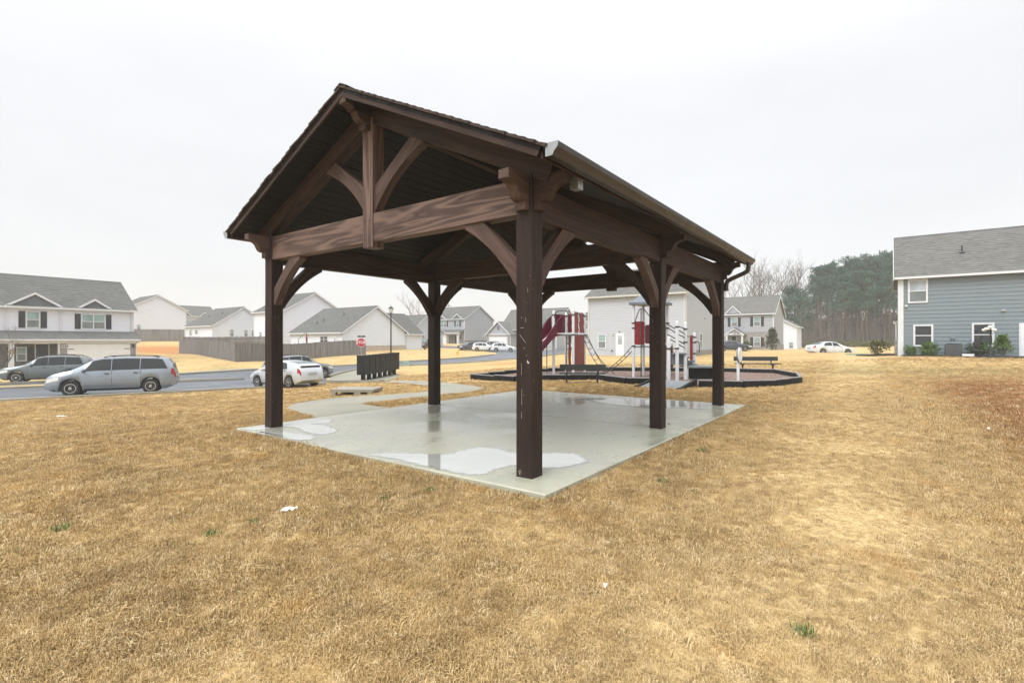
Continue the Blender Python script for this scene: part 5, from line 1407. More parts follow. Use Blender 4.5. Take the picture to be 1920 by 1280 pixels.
MB().box((-.3, -.3, .34), (.3, .3, .42)).build('seat', M['wicker'], gb); MB().prism([(-.32, .425), (.32, .425), (.27, .95), (0, 1.05), (-.27, .95)], (0, .26, 0), (1, 0, 0), (0, 0, 1), (0, 1, 0), 0, .06).build('backrest', M['wicker'], gb)
for x in (-.26, .26):
    for y in (-.26, .26): MB().tube([(x, y, -.05), (x, y, .34)], .025, 6).build('leg', M['wicker'], gb)
wb = empty('planter_box', mloc(1815, 1.5), -YAW, 'small white planter trough on mulch by the blue house', 'planter')
MB().prism([(-.26, -.02), (.26, -.02), (.30, .2), (-.30, .2)], (0, 0, 0), (1, 0, 0), (0, 0, 1), (0, 1, 0), -.12, .12).build('trough', M['white_sign'], wb); MB().box((-.27, -.09, .19), (.27, .09, .205)).build('soil', M['dark_hole'], wb)
M['bed'] = simple('dark_bed_mulch', (.022, .020, .021), .95, .4, 14, .6)
def bed(label_pts):
    pts = [mloc(x, o) for x, o in label_pts]
    drape('mulch_bed', [(p[0], p[1]) for p in pts], .05, M['bed'], .5)
bed([(1690, .05), (1690, .75), (1740, .85), (1800, 1.35), (1812, 2.0), (1845, 2.7), (1890, 2.6), (1960, 2.2), (2000, 1.5), (2000, .05)])
b0 = Vector(corner[:2]); 
drape('mulch_bed', [tuple(b0 + Vector(q)) for q in ((-.1, .1), (-1.6, .3), (-1.9, 1.8), (-.6, 3.4), (1.6, 3.2), (1.2, 1.4))], .05, M['bed'], .5)
# ------------------------------------------------------------------ playground
M['timber'] = simple('black_border_plastic', (.013, .013, .014), .7, .25, 5, spec=.25)
M['timber_top'] = simple('grey_border_top', (.20, .20, .205), .6, .15, 5)
M['play_post'] = simple('light_grey_play_post', (.60, .62, .64), .4, .06)
M['play_red'] = simple('red_play_plastic', (.185, .011, .015), .42, .15, 2)
M['play_maroon'] = simple('maroon_slide_plastic', (.105, .007, .027), .35, .15, 2)
M['play_dark'] = simple('dark_coated_metal', (.028, .030, .034), .5, .15)
M['play_grey'] = simple('slate_play_plastic', (.13, .155, .18), .45, .1)
M['play_deck'] = simple('coated_deck', (.16, .18, .185), .55, .1)
M['bench'] = simple('dark_grey_bench_plank', (.036, .042, .044), .65, .2, 4, spec=.3)
def chips():
    t = NT('wood_chip_mulch'); pos = t.coord('Position'); vo = t.node('ShaderNodeTexVoronoi'); t.l.new(pos, vo.inputs['Vector']); vo.inputs['Scale'].default_value = 16
    sp = t.node('ShaderNodeSeparateColor'); t.l.new(vo.outputs['Color'], sp.inputs[0])
    t.P('Base Color', t.ramp(t.math('ADD', t.math('MULTIPLY', sp.outputs[0], .6), t.math('MULTIPLY', t.noise(pos, 1.5, 4), .4)), [(.2, (.085, .052, .040)), (.5, (.18, .12, .095)), (.85, (.29, .21, .175))]))
    t.P('Roughness', .95); t.bump(vo.outputs['Distance'], .9, .05); return t.m
M['chips'] = chips()
RING = [(-1.9, 23.7), (-.75, 22.4), (.13, 21.45), (1.32, 21.8), (3.63, 21.8), (4.43, 19.75), (5.30, 19.6), (6.70, 18.3), (8.12, 17.9), (9.4, 18.15), (11.0, 19.4), (12.15, 21.7), (12.7, 24.6), (10.7, 25.9), (7.2, 26.3), (3.3, 26.4), (.4, 26.0)]
drape('mulch_ground', RING, .07, M['chips'], .7)
EXCL.append(RING)
pb = empty('playground_border', (4, 22, g(4, 22)), 0, 'black plastic timber border ringing the playground mulch', 'border')
for i in range(len(RING)):
    a, b = Vector(RING[i]), Vector(RING[(i + 1) % len(RING)])
    if i == 6: continue                      # the opening with the ramp
    L = (b - a).length; n = max(1, round(L / 1.22)); d = (b - a) / L
    for k in range(n):
        p = a + d * (L * k / n); l_ = L / n
        z = min(g(p.x, p.y), g(*(p + d * l_))) - pb.location.z
        mt = Matrix.Translation(Vector((p.x - 4, p.y - 22, z))) @ Matrix.Rotation(math.atan2(d.y, d.x), 4, 'Z')
        mb = MB().box((.008, -.05, -.12), (l_ - .008, .05, .245))
        tm = mb.build('timber', M['timber'], pb, mat4=mt)
        MB().prism([(-.058, .246), (.058, .246), (.045, .272), (-.045, .272)], (0, 0, 0), (0, 1, 0), (0, 0, 1), (1, 0, 0), .004, l_ - .004).build('top_rail', M['timber_top'], tm)
        mb = MB(); nb = max(2, int(l_ / .19))
        for q in range(nb):
            for r_ in range(2):
                x0 = l_ * (q + .18 + .25 * (r_ % 2)) / nb
                mb.box((x0, -.062, .03 + r_ * .10), (x0 + l_ / nb * .55, -.0505, .10 + r_ * .10))
        prop(mb.build('emboss', M['timber'], tm), kind='stuff')
# ramp into the opening
rp = empty('access_ramp', (6.0, 18.95, g(6, 18.95)), math.atan2(18.3 - 19.6, 6.7 - 5.3), 'grey access ramp with black wedge kerbs at the playground opening', 'ramp')
MB().prism([(-1.25, -.05), (.15, -.05), (.15, .20), (-1.25, .01)], (0, 0, 0), (0, 1, 0), (0, 0, 1), (1, 0, 0), -.72, .72).build('ramp_deck', simple('ramp_grey', (.17, .185, .20), .6, .15, 4), rp)
for x in (-.86, .74):
    MB().prism([(-1.35, -.05), (.15, -.05), (.15, .30), (-1.0, .07), (-1.35, .05)], (0, 0, 0), (0, 1, 0), (0, 0, 1), (1, 0, 0), x, x + .11).build('ramp_kerb', M['timber'], rp)
# ---- play structure
ZM = .05
def rayp(pxx, pyy, Y): return Vector(((pxx - 960) / FPX * Y, Y, EYE - (pyy - CY) / FPX * Y))
ps = empty('play_structure', (4.5, 23.5, ZM), 0, 'red and grey playground climbing structure with slide and roofed tower', 'playset')
off = Vector((4.5, 23.5, ZM))
def lp_(v): return tuple(Vector(v) - off)
def ppost(x, y, top, r=.062, m='play_post', z0=-.15):
    p = MB().lathe([(r, z0), (r, top - ZM - .03), (r * .9, top - ZM), (r * .35, top - ZM + .035)], (x - off.x, y - off.y, 0), 'z', 12).build('post', M[m], ps, smooth=40)
    return p
def collar(x, y, z): return MB().lathe([(.062, -.03), (.085, -.028), (.085, .028), (.062, .03)], lp_((x, y, z)), 'z', 12).build('clamp', M['play_dark'], ps)
def bar(pts, r=.018, m='play_dark', name='bar', n=6): return MB().tube([lp_(p) for p in pts], r, n).build(name, M[m], ps, smooth=50)
def panel(a, b, z0, z1, m='play_red', th=.03, inset=.08, wavy=False, name='panel', hole=False):
    a, b = Vector((a[0], a[1], 0)), Vector((b[0], b[1], 0)); L = (b - a).length; d = (b - a) / L; n = Vector((-d.y, d.x, 0))
    x0, x1 = inset, L - inset; c = .05
    if wavy:
        lft = [(x0 + .04 * math.sin(k * 1.3), z0 + (z1 - z0) * k / 8) for k in range(9)]; rgt = [(x1 + .05 * math.sin(k * 1.7), z0 + (z1 - z0) * k / 8) for k in range(8, -1, -1)]
        poly = lft + rgt
    else: poly = [(x0 + c, z0), (x1 - c, z0), (x1, z0 + c), (x1, z1 - c), (x1 - c, z1), (x0 + c, z1), (x0, z1 - c), (x0, z0 + c)]
    return MB().prism(poly, lp_((a.x, a.y, ZM)), d, (0, 0, 1), n, -th / 2, th / 2).build(name, M[m], ps)
P1, P2, P3, P4 = (1.99, 24.3), (2.69, 25.3), (2.90, 24.1), (3.62, 25.4)
for p, t_ in ((P1, 3.03), (P2, 3.0), (P3, 3.10), (P4, 3.03)): ppost(*p, t_)
dk = 1.93
MB().prism([(p[0] - off.x, p[1] - off.y) for p in (P1, P3, P4, P2)], (0, 0, dk - ZM), (1, 0, 0), (0, 1, 0), (0, 0, 1), -.07, 0).build('deck', M['play_deck'], ps)
for p in (P1, P2, P3, P4): collar(*p, dk - .03); collar(*p, 2.85)
mid_ = ((P3[0] + P4[0]) / 2 - .02, (P3[1] + P4[1]) / 2 - .03)
panel(P3, mid_, dk + .03, 2.95, wavy=True, inset=.10); panel(mid_, P4, dk + .03, 2.90, wavy=True, inset=.12); panel(P2, P3, dk + .05, 2.86, inset=.30, wavy=True)
pA = (P3[0] + (P4[0] - P3[0]) * .0, P3[1]); 
panel(P3, P4, .12, dk - .10, inset=.05, name='lower_panel'); panel(P2, P3, .12, dk - .10, inset=.42, wavy=True, name='lower_panel')
panel(P1, P2, dk + .02, 2.85, 'play_maroon', inset=.12)
bar(spline([(1.99, 24.3, 2.55), (2.10, 24.2, 2.98), (2.40, 24.25, 3.05), (2.66, 24.35, 2.98), (2.72, 24.3, 2.4), (2.74, 24.3, .06)], 5), .02)
bar([(P2[0], P2[1], 2.86), (P3[0], P3[1], 2.86)]); bar([(P3[0], P3[1], 2.9), (P4[0], P4[1], 2.9)])
# slide: a deep trough with tall cheeks at the top
sp_ = spline([(2.15, 24.55, 1.95), (1.80, 24.2, 1.80), (1.25, 23.75, 1.22), (.75, 23.35, .70), (.62, 23.22, .50), (.55, 23.15, .40)], 5)
mb = MB(); ns = len(sp_)
for i, q in enumerate(sp_):
    q = Vector(q); d = (Vector(sp_[min(i + 1, ns - 1)]) - Vector(sp_[max(i - 1, 0)])).normalized(); sd = Vector((-d.y, d.x, 0)).normalized()
    f = i / (ns - 1); ck = .62 * max(0, 1 - f * 2.2) ** 1.2 + .30
    for (o_, h_) in ((-.36, ck), (-.33, ck), (-.29, .04), (-.2, -.02), (.2, -.02), (.29, .04), (.33, ck), (.36, ck), (.34, -.02), (.22, -.08), (-.22, -.08), (-.34, -.02)):
        mb.v.append(lp_(q + sd * o_ + Vector((0, 0, h_))))
for i in range(ns - 1):
    mb.f += [(i * 12 + k, i * 12 + (k + 1) % 12, (i + 1) * 12 + (k + 1) % 12, (i + 1) * 12 + k) for k in range(12)]
mb.f += [tuple(range(12)), tuple((ns - 1) * 12 + k for k in range(12))]
mb.build('slide', M['play_maroon'], ps, smooth=35)
bar(spline([(1.97, 24.15, 2.85), (1.6, 23.8, 2.55), (1.2, 23.5, 1.95), (.9, 23.3, 1.5)], 4), .02); bar([(1.62, 23.7, 1.6), (1.62, 23.7, .06)], .022)
bar(spline([(2.9, 24.02, dk + .02), (2.3, 24.08, dk + .03), (1.85, 24.0, dk - .03), (1.4, 23.6, 1.6), (.8, 23.15, 1.05)], 4), .025, 'play_post')
# chain ladders dipping between the towers
def ladder(a, b, sag, wv, nr):
    a, b, wv = Vector(a), Vector(b), Vector(wv)
    rails = []
    for sgn in (-1, 1):
        pts = [a + (b - a) * t_ + wv * sgn + Vector((0, 0, -sag * math.sin(math.pi * t_))) for t_ in [k / 12 for k in range(13)]]
        rails.append(pts); bar(pts, .016, name='ladder_rail')
    for k in range(1, nr):
        i = k / nr * 12; i0 = int(i); f = i - i0
        q = [r_[i0] + (r_[min(i0 + 1, 12)] - r_[i0]) * f for r_ in rails]; m_ = (q[0] + q[1]) / 2 + Vector((0, 0, -.10))
        bar([q[0], m_, q[1]], .013, name='rung')
Q1, Q2, Q3, Q4 = (5.37, 22.5), (6.05, 23.45), (6.95, 22.75), (6.25, 21.85)
ladder((3.55, 24.95, dk), (4.35, 23.9, .22), .18, (.16, .20, 0), 7)
ladder((4.25, 23.7, .12), (5.45, 22.75, 1.36), .12, (.14, .18, 0), 8)
bar(spline([(3.62, 25.2, 1.9), (4.2, 24.3, .75), (4.75, 23.5, .06)], 5), .018)
# roofed tower
for p in (Q1, Q2, Q3, Q4): ppost(*p, 3.32)
d2 = 1.39
MB().prism([(p[0] - off.x, p[1] - off.y) for p in (Q1, Q4, Q3, Q2)], (0, 0, d2 - ZM), (1, 0, 0), (0, 1, 0), (0, 0, 1), -.07, 0).build('deck', M['play_deck'], ps)
for p in (Q1, Q2, Q3, Q4): collar(*p, d2); collar(*p, 2.40); collar(*p, 2.18)
panel(Q1, (5.85, 22.27), d2 + .0, 2.42, inset=.06, th=.12); panel((5.95, 22.2), Q4, d2 + .0, 2.38, 'play_maroon', inset=.06, th=.08)
panel(Q2, Q3, d2 + .05, 2.3, 'play_maroon', inset=.08); panel(Q4, Q3, d2 + .05, 2.4, inset=.36)
rc_ = Vector(((Q1[0] + Q3[0]) / 2, (Q1[1] + Q3[1]) / 2, 3.30)); hv = [Vector((p[0], p[1], 3.30)) for p in (Q1, Q4, Q3, Q2)]
ev = [rc_ + (h_ - rc_) * 1.28 for h_ in hv]; mb = MB()
apx = rc_ + Vector((0, 0, .62)); lo_ = [e_ + Vector((0, 0, -.10)) for e_ in ev]
mb.add([lp_(p) for p in ev + lo_ + [apx]], [(0, 1, 8), (1, 2, 8), (2, 3, 8), (3, 0, 8), (0, 4, 5, 1), (1, 5, 6, 2), (2, 6, 7, 3), (3, 7, 4, 0), (4, 7, 6, 5)])
mb.build('tower_roof', M['play_grey'], ps)
# fire pole with hooped top
fp = (5.62, 22.42 - .25)
bar([(fp[0], fp[1], .06), (fp[0], fp[1], 3.0)], .024, name='pole')
bar(spline([(5.40, 22.40, 2.42), (5.52, 22.2, 2.9), (5.62, 22.17, 3.02), (5.75, 22.1, 2.95), (6.15, 21.95, 2.42)], 4), .02)
# stair side posts with sloping rails
R1, R2, R3, R4 = (6.03, 19.6), (6.50, 20.05), (7.15, 21.0), (8.2, 22.9)
for p, t_ in ((R1, 1.75), (R2, 2.36), (R3, 2.36), (R4, 1.95)): ppost(*p, t_, .07)
for p, zz in ((R2, 2.17), (R2, 1.32), (R1, 1.32), (R3, 2.10), (R3, 1.56), (R4, 1.55), (R4, 1.78), (R4, 1.05)): collar(*p, zz)
for (xa, ya), (xb, yb), da, db in (((1252, 608), (1267, 617), 21.9, 20.1), ((1252, 614), (1267, 624), 21.9, 20.1), ((1252, 627), (1267, 635), 21.9, 20.1), ((1254, 634), (1267, 642), 21.9, 20.1),
                                    ((1271, 618), (1284, 626), 20.1, 21.0), ((1271, 626), (1284, 633), 20.1, 21.0), ((1271, 638), (1284, 645), 20.1, 21.0), ((1271, 645), (1284, 652), 20.1, 21.0)):
    bar([rayp(xa, ya, da), rayp(xb, yb, db)], .022)
bar([(R1[0], R1[1], 1.32), (R2[0], R2[1], 1.32)], .025); bar([(R2[0], R2[1], 2.2), (R3[0], R3[1], 2.12)], .022)
bar(spline([rayp(1285, 628, 21), rayp(1292, 631, 22), rayp(1297, 631, 22.6), rayp(1300, 628, 22.9)], 4), .02); bar(spline([rayp(1302, 640, 22.9), rayp(1309, 641, 22.6), rayp(1311.5, 646, 22.5), rayp(1311, 661, 22.5)], 5), .02)
MB().box(lp_((7.92, 22.6, .55)), lp_((8.02, 22.68, 1.86))).build('red_pole', M['play_red'], ps)
for k in range(4):
    x0 = 6.75 + k * .30; y0_ = 20.9 + k * .38
    MB().box(lp_((x0 - .1, y0_, 1.05 - k * .17)), lp_((x0 + .42, y0_ + .34, 1.12 - k * .17))).build('step', M['play_grey'], ps)
    MB().box(lp_((x0 - .1, y0_ + .30, .62)), lp_((x0 + .42, y0_ + .34, 1.05 - k * .17))).build('riser', M['play_grey'], ps)
MB().box(lp_((7.2, 21.0, .50)), lp_((8.75, 22.1, .57))).build('platform', M['play_deck'], ps)
MB().box(lp_((7.55, 21.25, .05)), lp_((8.7, 22.0, .498))).build('platform_skirt', M['timber'], ps)
for x in (7.25, 8.7): MB().tube([lp_((x, 21.05, -.05)), lp_((x, 21.05, .5))], .04, 8).build('platform_leg', M['play_post'], ps)
rs = spline([(6.95, 23.0, 1.35), (7.2, 23.6, 1.0), (7.45, 24.3, .5), (7.55, 24.8, .35)], 4); mb = MB()
for i, q in enumerate(rs):
    for o_, h_ in ((-.28, .2), (-.24, 0), (.24, 0), (.28, .2), (.26, -.05), (-.26, -.05)): mb.v.append(lp_((q[0] + o_, q[1], q[2] + h_)))
for i in range(len(rs) - 1): mb.f += [(i * 6 + k, i * 6 + (k + 1) % 6, i * 6 + 6 + (k + 1) % 6, i * 6 + 6 + k) for k in range(6)]
mb.build('small_slide', M['play_red'], ps, smooth=35)
# information sign in the mulch
si = empty('play_sign', (px(1386, 19.9), 19.9, ZM), R(48), 'white oval sign on a pale post in the mulch', 'sign')
MB().lathe([(.055, -.1), (.055, .78), (.045, .80)], (0, .04, 0), 'z', 10).build('post', M['play_post'], si, smooth=40)
ov_ = [(.24 * math.cos(k * math.pi / 12), .29 * math.sin(k * math.pi / 12)) for k in range(24)]
MB().prism(ov_, (0, 0, 1.02), (1, 0, 0), (0, 0, 1), (0, -1, 0), .02, .05).build('oval_plate', M['white_sign'], si)
MB().prism([(a * 1.08, b * 1.08) for a, b in ov_], (0, 0, 1.02), (1, 0, 0), (0, 0, 1), (0, -1, 0), -.02, .018).build('backing', M['play_grey'], si)
# benches
def bench(label, x, y, rz, L, mirror=1):
    b = empty('park_bench', (x, y, g(x, y)), rz, label, 'bench', 'dark plank benches')
    z = .43; h = L / 2
    for k, (y0_, y1_) in enumerate(((-.02, .16), (.18, .36))):
        MB().box((-h, mirror * min(y0_, y1_) if mirror > 0 else -y1_, z - .045), (h, mirror * max(y0_, y1_) if mirror > 0 else -y0_, z)).build('seat_plank', M['bench'], b)
    MB().box((-h, -.10 if mirror > 0 else .055, z + .12), (h, -.055 if mirror > 0 else .10, z + .34)).build('back_plank', M['bench'], b)
    for s_ in (-1, 1):
        xx = s_ * h * .68
        MB().box((xx - .035, mirror * .17 - .035, -.15), (xx + .035, mirror * .17 + .035, z - .046)).build('leg', M['play_dark'], b)
        MB().prism([(-.055, z - .10), (.36, z - .10), (.36, z - .05), (.0, z - .05), (-.02, z + .30), (-.053, z + .30)], (xx - .025, 0, 0), (0, mirror, 0), (0, 0, 1), (1, 0, 0), 0, .05).build('bracket', M['play_dark'], b)
    return b
bench('dark bench on the grass in front of the red slide tower, seen from behind', px(1092, 20.1), 20.1, R(-2), 1.80)
bench('grey bench beyond the far edge of the mulch ring behind oval sign', px(1418, 27.2), 27.2, R(-3), 2.3, -1)
# ------------------------------------------------------------------ trees
def foliage(name, c, var=.5, trans=.15):
    t = NT(name); f = t.noise(t.coord('Position'), .55, 4, .6); f2 = t.noise(t.coord('Position'), 6, 3)
    s_ = t.math('ADD', t.math('MULTIPLY', f, .6), t.math('MULTIPLY', f2, .4))
    t.P('Base Color', t.ramp(s_, [(.32, vary(c, 1 - var)), (.5, c), (.68, vary(c, 1 + var * .9))])); t.P('Roughness', .7); t.P('Specular IOR Level', .2)
    return t.m
M['pine'] = foliage('pine_needles', (.050, .112, .082)); M['cedar'] = foliage('cedar_needles', (.062, .070, .030), .4)
M['bark'] = simple('grey_bark', (.105, .092, .082), .95, .3, 2); M['pine_bark'] = simple('pine_bark', (.085, .062, .050), .95, .3, 2); M['twig'] = simple('bare_twig', (.150, .130, .122), .95, .2, 1)
M['shrub'] = foliage('shrub_leaf', (.10, .17, .040)); M['shrub_d'] = foliage('dark_shrub_leaf', (.055, .10, .034)); M['brush'] = foliage('brown_brush', (.070, .074, .060), .4); M['shrub_y'] = foliage('olive_shrub_leaf', (.10, .105, .035))
def clump(mb, c, r, n, ln, wd, q, flat=.7):
    for _ in range(n):
        while True:
            v = Vector((q.uniform(-1, 1), q.uniform(-1, 1), q.uniform(-1, 1)))
            if .15 < v.length < 1: break
        p = c + Vector((v.x * r, v.y * r, v.z * r * flat)); d = (v.normalized() * .6 + Vector((q.uniform(-1, 1), q.uniform(-1, 1), q.uniform(-.3, 1)))).normalized()
        s_ = d.cross(Vector((q.uniform(-1, 1), q.uniform(-1, 1), q.uniform(-1, 1)))).normalized() * wd * q.uniform(.6, 1.3); e = p + d * ln * q.uniform(.6, 1.3)
        b = len(mb.v); mb.v += [tuple(p - s_), tuple(p + s_), tuple(e + s_ * .4), tuple(e - s_ * .4)]; mb.f.append((b, b + 1, b + 2, b + 3))
def pine_mesh(seed, h, crown0, rad):
    q = random.Random(seed); tr = MB(); cr = MB()
    bend = Vector((q.uniform(-.5, .5), q.uniform(-.5, .5), 0))
    ax = lambda f: Vector((bend.x * f * f, bend.y * f * f, h * f))
    tr.tube([ax(k / 8) for k in range(9)], [.26 * (1 - k / 8) + .05 for k in range(9)], 7)
    n = 46
    for i in range(n):
        f = crown0 + (1 - crown0) * (i + q.random()) / n; a = q.uniform(0, 6.283); rr = rad * (1 - ((f - crown0) / (1 - crown0)) ** 1.6 * .75) * q.uniform(.45, 1.05)
        p0 = ax(f * .96); p1 = p0 + Vector((math.cos(a) * rr, math.sin(a) * rr, q.uniform(.2, .9)))
        tr.tube([p0, (p0 + p1) / 2 + Vector((0, 0, -.15)), p1], [.06, .04, .02], 4, False)
        for _ in range(2):
            clump(cr, p1 + Vector((q.uniform(-.6, .6), q.uniform(-.6, .6), q.uniform(-.2, .4))), q.uniform(.6, 1.15), 42, .42, .10, q, .6)
    for k in range(5): clump(cr, ax(.97) + Vector((q.uniform(-.8, .8), q.uniform(-.8, .8), q.uniform(-.6, .4))), .8, 40, .42, .10, q, .7)
    a_ = tr.build('trunk', M['pine_bark']); b_ = cr.build('crown', M['pine'], raw=True)
    me = (a_.data, b_.data); bpy.data.objects.remove(a_); bpy.data.objects.remove(b_); return me
def bare_mesh(seed, h):
    q = random.Random(seed); tr = MB(); tw = MB()
    def grow(p, d, L, r, lev):
        n = 3; pts = [p]; rs = [r]
        for k in range(n):
            d = (d + Vector((q.uniform(-.18, .18), q.uniform(-.18, .18), q.uniform(-.02, .14)))).normalized(); p = p + d * L / n; pts.append(p); rs.append(r * (1 - .45 * (k + 1) / n))
        (tr if lev < 2 else tw).tube(pts, rs, 5 if lev < 2 else 3, False)
        if lev >= 5: return
        for k in range(3 if lev < 3 else 2 + (q.random() < .6)):
            at_ = pts[q.choice((1, 2, 3, 3))]; a = q.uniform(0, 6.283); sp = q.uniform(.45, .85)
            nd = (d + Vector((math.cos(a) * sp, math.sin(a) * sp, q.uniform(-.1, .35)))).normalized()
            grow(at_, nd, L * q.uniform(.55, .78), max(.012, r * .55), lev + 1)
    grow(Vector((0, 0, -.2)), Vector((0, 0, 1)), h * .42, h * .016, 0)
    a_ = tr.build('trunk', M['bark'], raw=True); b_ = tw.build('crown', M['twig'], raw=True)
    me = (a_.data, b_.data); bpy.data.objects.remove(a_); bpy.data.objects.remove(b_); return me
def tree(name, label, cat, group, meshes, x, y, sc_, rz, mats):
    r = empty(name, (x, y, g(x, y) - .1), rz, label, cat, group); r.scale = (sc_,) * 3
    for nm, me, m in zip(('trunk', 'crown'), meshes, mats): link(nm, me, m, r)
    return r
pines = [pine_mesh(s_, 18.5, c0, rd) for s_, c0, rd in ((1, .42, 3.4), (2, .5, 3.0), (3, .36, 3.7), (4, .55, 3.2))]
PT = [(1540, 112, 17.0), (1562, 118, 18.6), (1578, 108, 16.4), (1597, 116, 19.6), (1612, 110, 17.6), (1630, 119, 20.4), (1645, 109, 18.4), (1662, 114, 20.2), (1676, 108, 19.0), (1693, 116, 20.5), (1552, 128, 18.8), (1606, 130, 20.8), (1652, 130, 21.8), (1588, 104, 14.5), (1624, 103, 15.0), (1668, 102, 16.5), (1712, 108, 20.0), (1531, 122, 15.5)]
PT.sort()
for i, (x, d, h_) in enumerate(PT):
    tree('pine_tree', '%s pine from the left in the misty wood behind white sedan' % ORD[i], 'pine tree', 'pines in the misty wood', pines[i % 4], px(x, d), d, h_ / 18.5, i * 1.7, (M['pine_bark'], M['pine']))
bares = [bare_mesh(s_, 15) for s_ in (21, 22, 23, 24)]
BT = [(1352, 118, 14.5), (1378, 122, 15.5), (1400, 116, 15), (1420, 121, 16.5), (1440, 117, 17), (1458, 124, 17.5), (1474, 118, 16.5), (1492, 123, 17), (1508, 117, 16), (1523, 120, 17.0), (1362, 128, 15.5), (1430, 130, 18), (1482, 131, 17.5), (1335, 124, 14)]
BT.sort()
for i, (x, d, h_) in enumerate(BT):
    tree('bare_tree', '%s leafless tree from the left above the stone-front house roof' % ORD[i], 'tree', 'leafless trees of the wood', bares[i % 4], px(x, d), d, h_ / 15 * 1.12, i * 2.1, (M['bark'], M['twig']))
for i, (x, d, h_, lab) in enumerate(((777, 150, 14, 'leafless tree peeking over roof left of rear left post'), (790, 158, 13, 'leafless tree partly behind rear left post above white roof'))):
    tree('bare_tree', lab, 'tree', None, bares[i], px(x, d), d, h_ / 15, i * 2.1, (M['bark'], M['twig']))
# dark round evergreen among the bare trees
q = random.Random(5); cr = MB(); tr = MB()
tr.tube([(0, 0, -.2), (0, 0, 6), (0, 0, 11)], [.22, .16, .05], 7)
for k in range(70):
    a = q.uniform(0, 6.283); zz = q.uniform(3.2, 12.4); rr = 3.0 * math.sqrt(max(0, 1 - ((zz - 7.2) / 5.6) ** 2)) * q.uniform(.4, 1)
    clump(cr, Vector((math.cos(a) * rr, math.sin(a) * rr, zz)), q.uniform(.7, 1.1), 60, .42, .11, q)
r = empty('evergreen_tree', gpt(1490, 108), 0, 'dark rounded evergreen tree among leafless trees behind white annex', 'tree')
tr.build('trunk', M['pine_bark'], r); cr.build('crown', M['pine'], r, raw=True)
# thicket of stems and brush on the wood's floor
q = random.Random(9); mb = MB()
for _ in range(1100):
    x = q.uniform(1500, 1725); d = q.uniform(101, 138); X = px(x, d); z = g(X, d); h_ = 2.0 + q.random() ** 1.5 * 9.0; dx, dy = q.uniform(-.6, .6), q.uniform(-.6, .6)
    mb.tube([(X, d, z - .1), (X + dx * .5, d + dy * .5, z + h_ * .5), (X + dx, d + dy, z + h_)], [.05, .035, .012], 3, False)
    for k in range(4):
        f = q.uniform(.35, .95); a = q.uniform(0, 6.283); l_ = q.uniform(.5, 1.5); p = Vector((X + dx * f, d + dy * f, z + h_ * f))
        mb.tube([p, p + Vector((math.cos(a) * l_, math.sin(a) * l_, l_ * .7))], [.022, .008], 3, False)
prop(mb.build('thicket', M['twig'], raw=True), 'grey-brown thicket of bare stems filling the wood under the pines', 'undergrowth', kind='stuff')
mb = MB()
for _ in range(620):
    x = q.uniform(1498, 1730); d = q.uniform(112, 142); X = px(x, d); hh_ = q.random() ** 1.7 * (9.5 if int(x / 23) % 2 else 6.0) + .4
    clump(mb, Vector((X, d, g(X, d) + hh_)), q.uniform(.9, 1.6), 34, .5, .14, q, .9)
prop(mb.build('brush', M['brush'], raw=True), 'dark brown brush between the trunks of the wood', 'undergrowth', kind='stuff')
mb = MB()
for _ in range(120):
    x = q.uniform(1505, 1700); d = q.uniform(98, 102); X = px(x, d); clump(mb, Vector((X, d, g(X, d) + q.uniform(.1, .7))), q.uniform(.4, .8), 34, .28, .09, q, .8)
prop(mb.build('green_brush', M['shrub_y'], raw=True), 'low olive brush along the foot of the wood', 'undergrowth', kind='stuff')
# shrubs
def shrub(label, loc, w_, h_, m, seed, cone=False, n=26, leaf=.09, name='shrub'):
    q = random.Random(seed); r = empty(name, loc, 0, label, 'shrub', 'garden shrubs'); cr = MB(); st = MB()
    for k in range(6):
        a = q.uniform(0, 6.283); st.tube([(0, 0, -.1), (math.cos(a) * w_ * .2, math.sin(a) * w_ * .2, h_ * .4), (math.cos(a) * w_ * .35, math.sin(a) * w_ * .35, h_ * .75)], [.03, .02, .008], 4, False)
    for k in range(n):
        f = q.random() ** .8; a = q.uniform(0, 6.283); rr = w_ / 2 * ((1 - f * .92) if cone else math.sqrt(max(0, 1 - (f * 1.6 - .7) ** 2))) * q.uniform(.35, 1)
        clump(cr, Vector((math.cos(a) * rr, math.sin(a) * rr, .1 * h_ + f * h_ * .86)), max(.12, w_ * .19), 24, leaf * 1.5, leaf * .5, q, .9)
    st.build('stem', M['bark'], r); cr.build('crown', m, r, raw=True); return r
shrub('conical brown-green evergreen shrub at corner of the stone-front house', gpt(1448, 73.5), 2.3, 3.0, M['cedar'], 1, True, 60, .13)
shrub('small rounded evergreen beside the gabled porch', gpt(1400, 74.0), 1.1, 1.3, M['shrub_d'], 2, False, 26, .10)
shrub('light green small shrub nearest the left corner of the blue house', mloc(1706, .55), .65, .65, M['shrub'], 3, n=16, leaf=.07)
shrub('bushy green shrub under the left window of the blue house', mloc(1743, .6), 1.0, .85, M['shrub'], 4, n=26, leaf=.08)
shrub('dark spreading shrub left of the globe lamp', mloc(1838, .6), 1.3, .85, M['shrub_d'], 5, n=30, leaf=.08)
shrub('tall pointed green shrub right of the globe lamp', mloc(1880, .9), 1.1, 1.3, M['shrub'], 6, True, 34, .085)
shrub('olive shrub round the left corner of the blue house', (corner.x - .55, corner.y + 1.4, g(corner.x - .55, corner.y + 1.4)), 1.3, 1.0, M['shrub_y'], 7, n=30, leaf=.08)
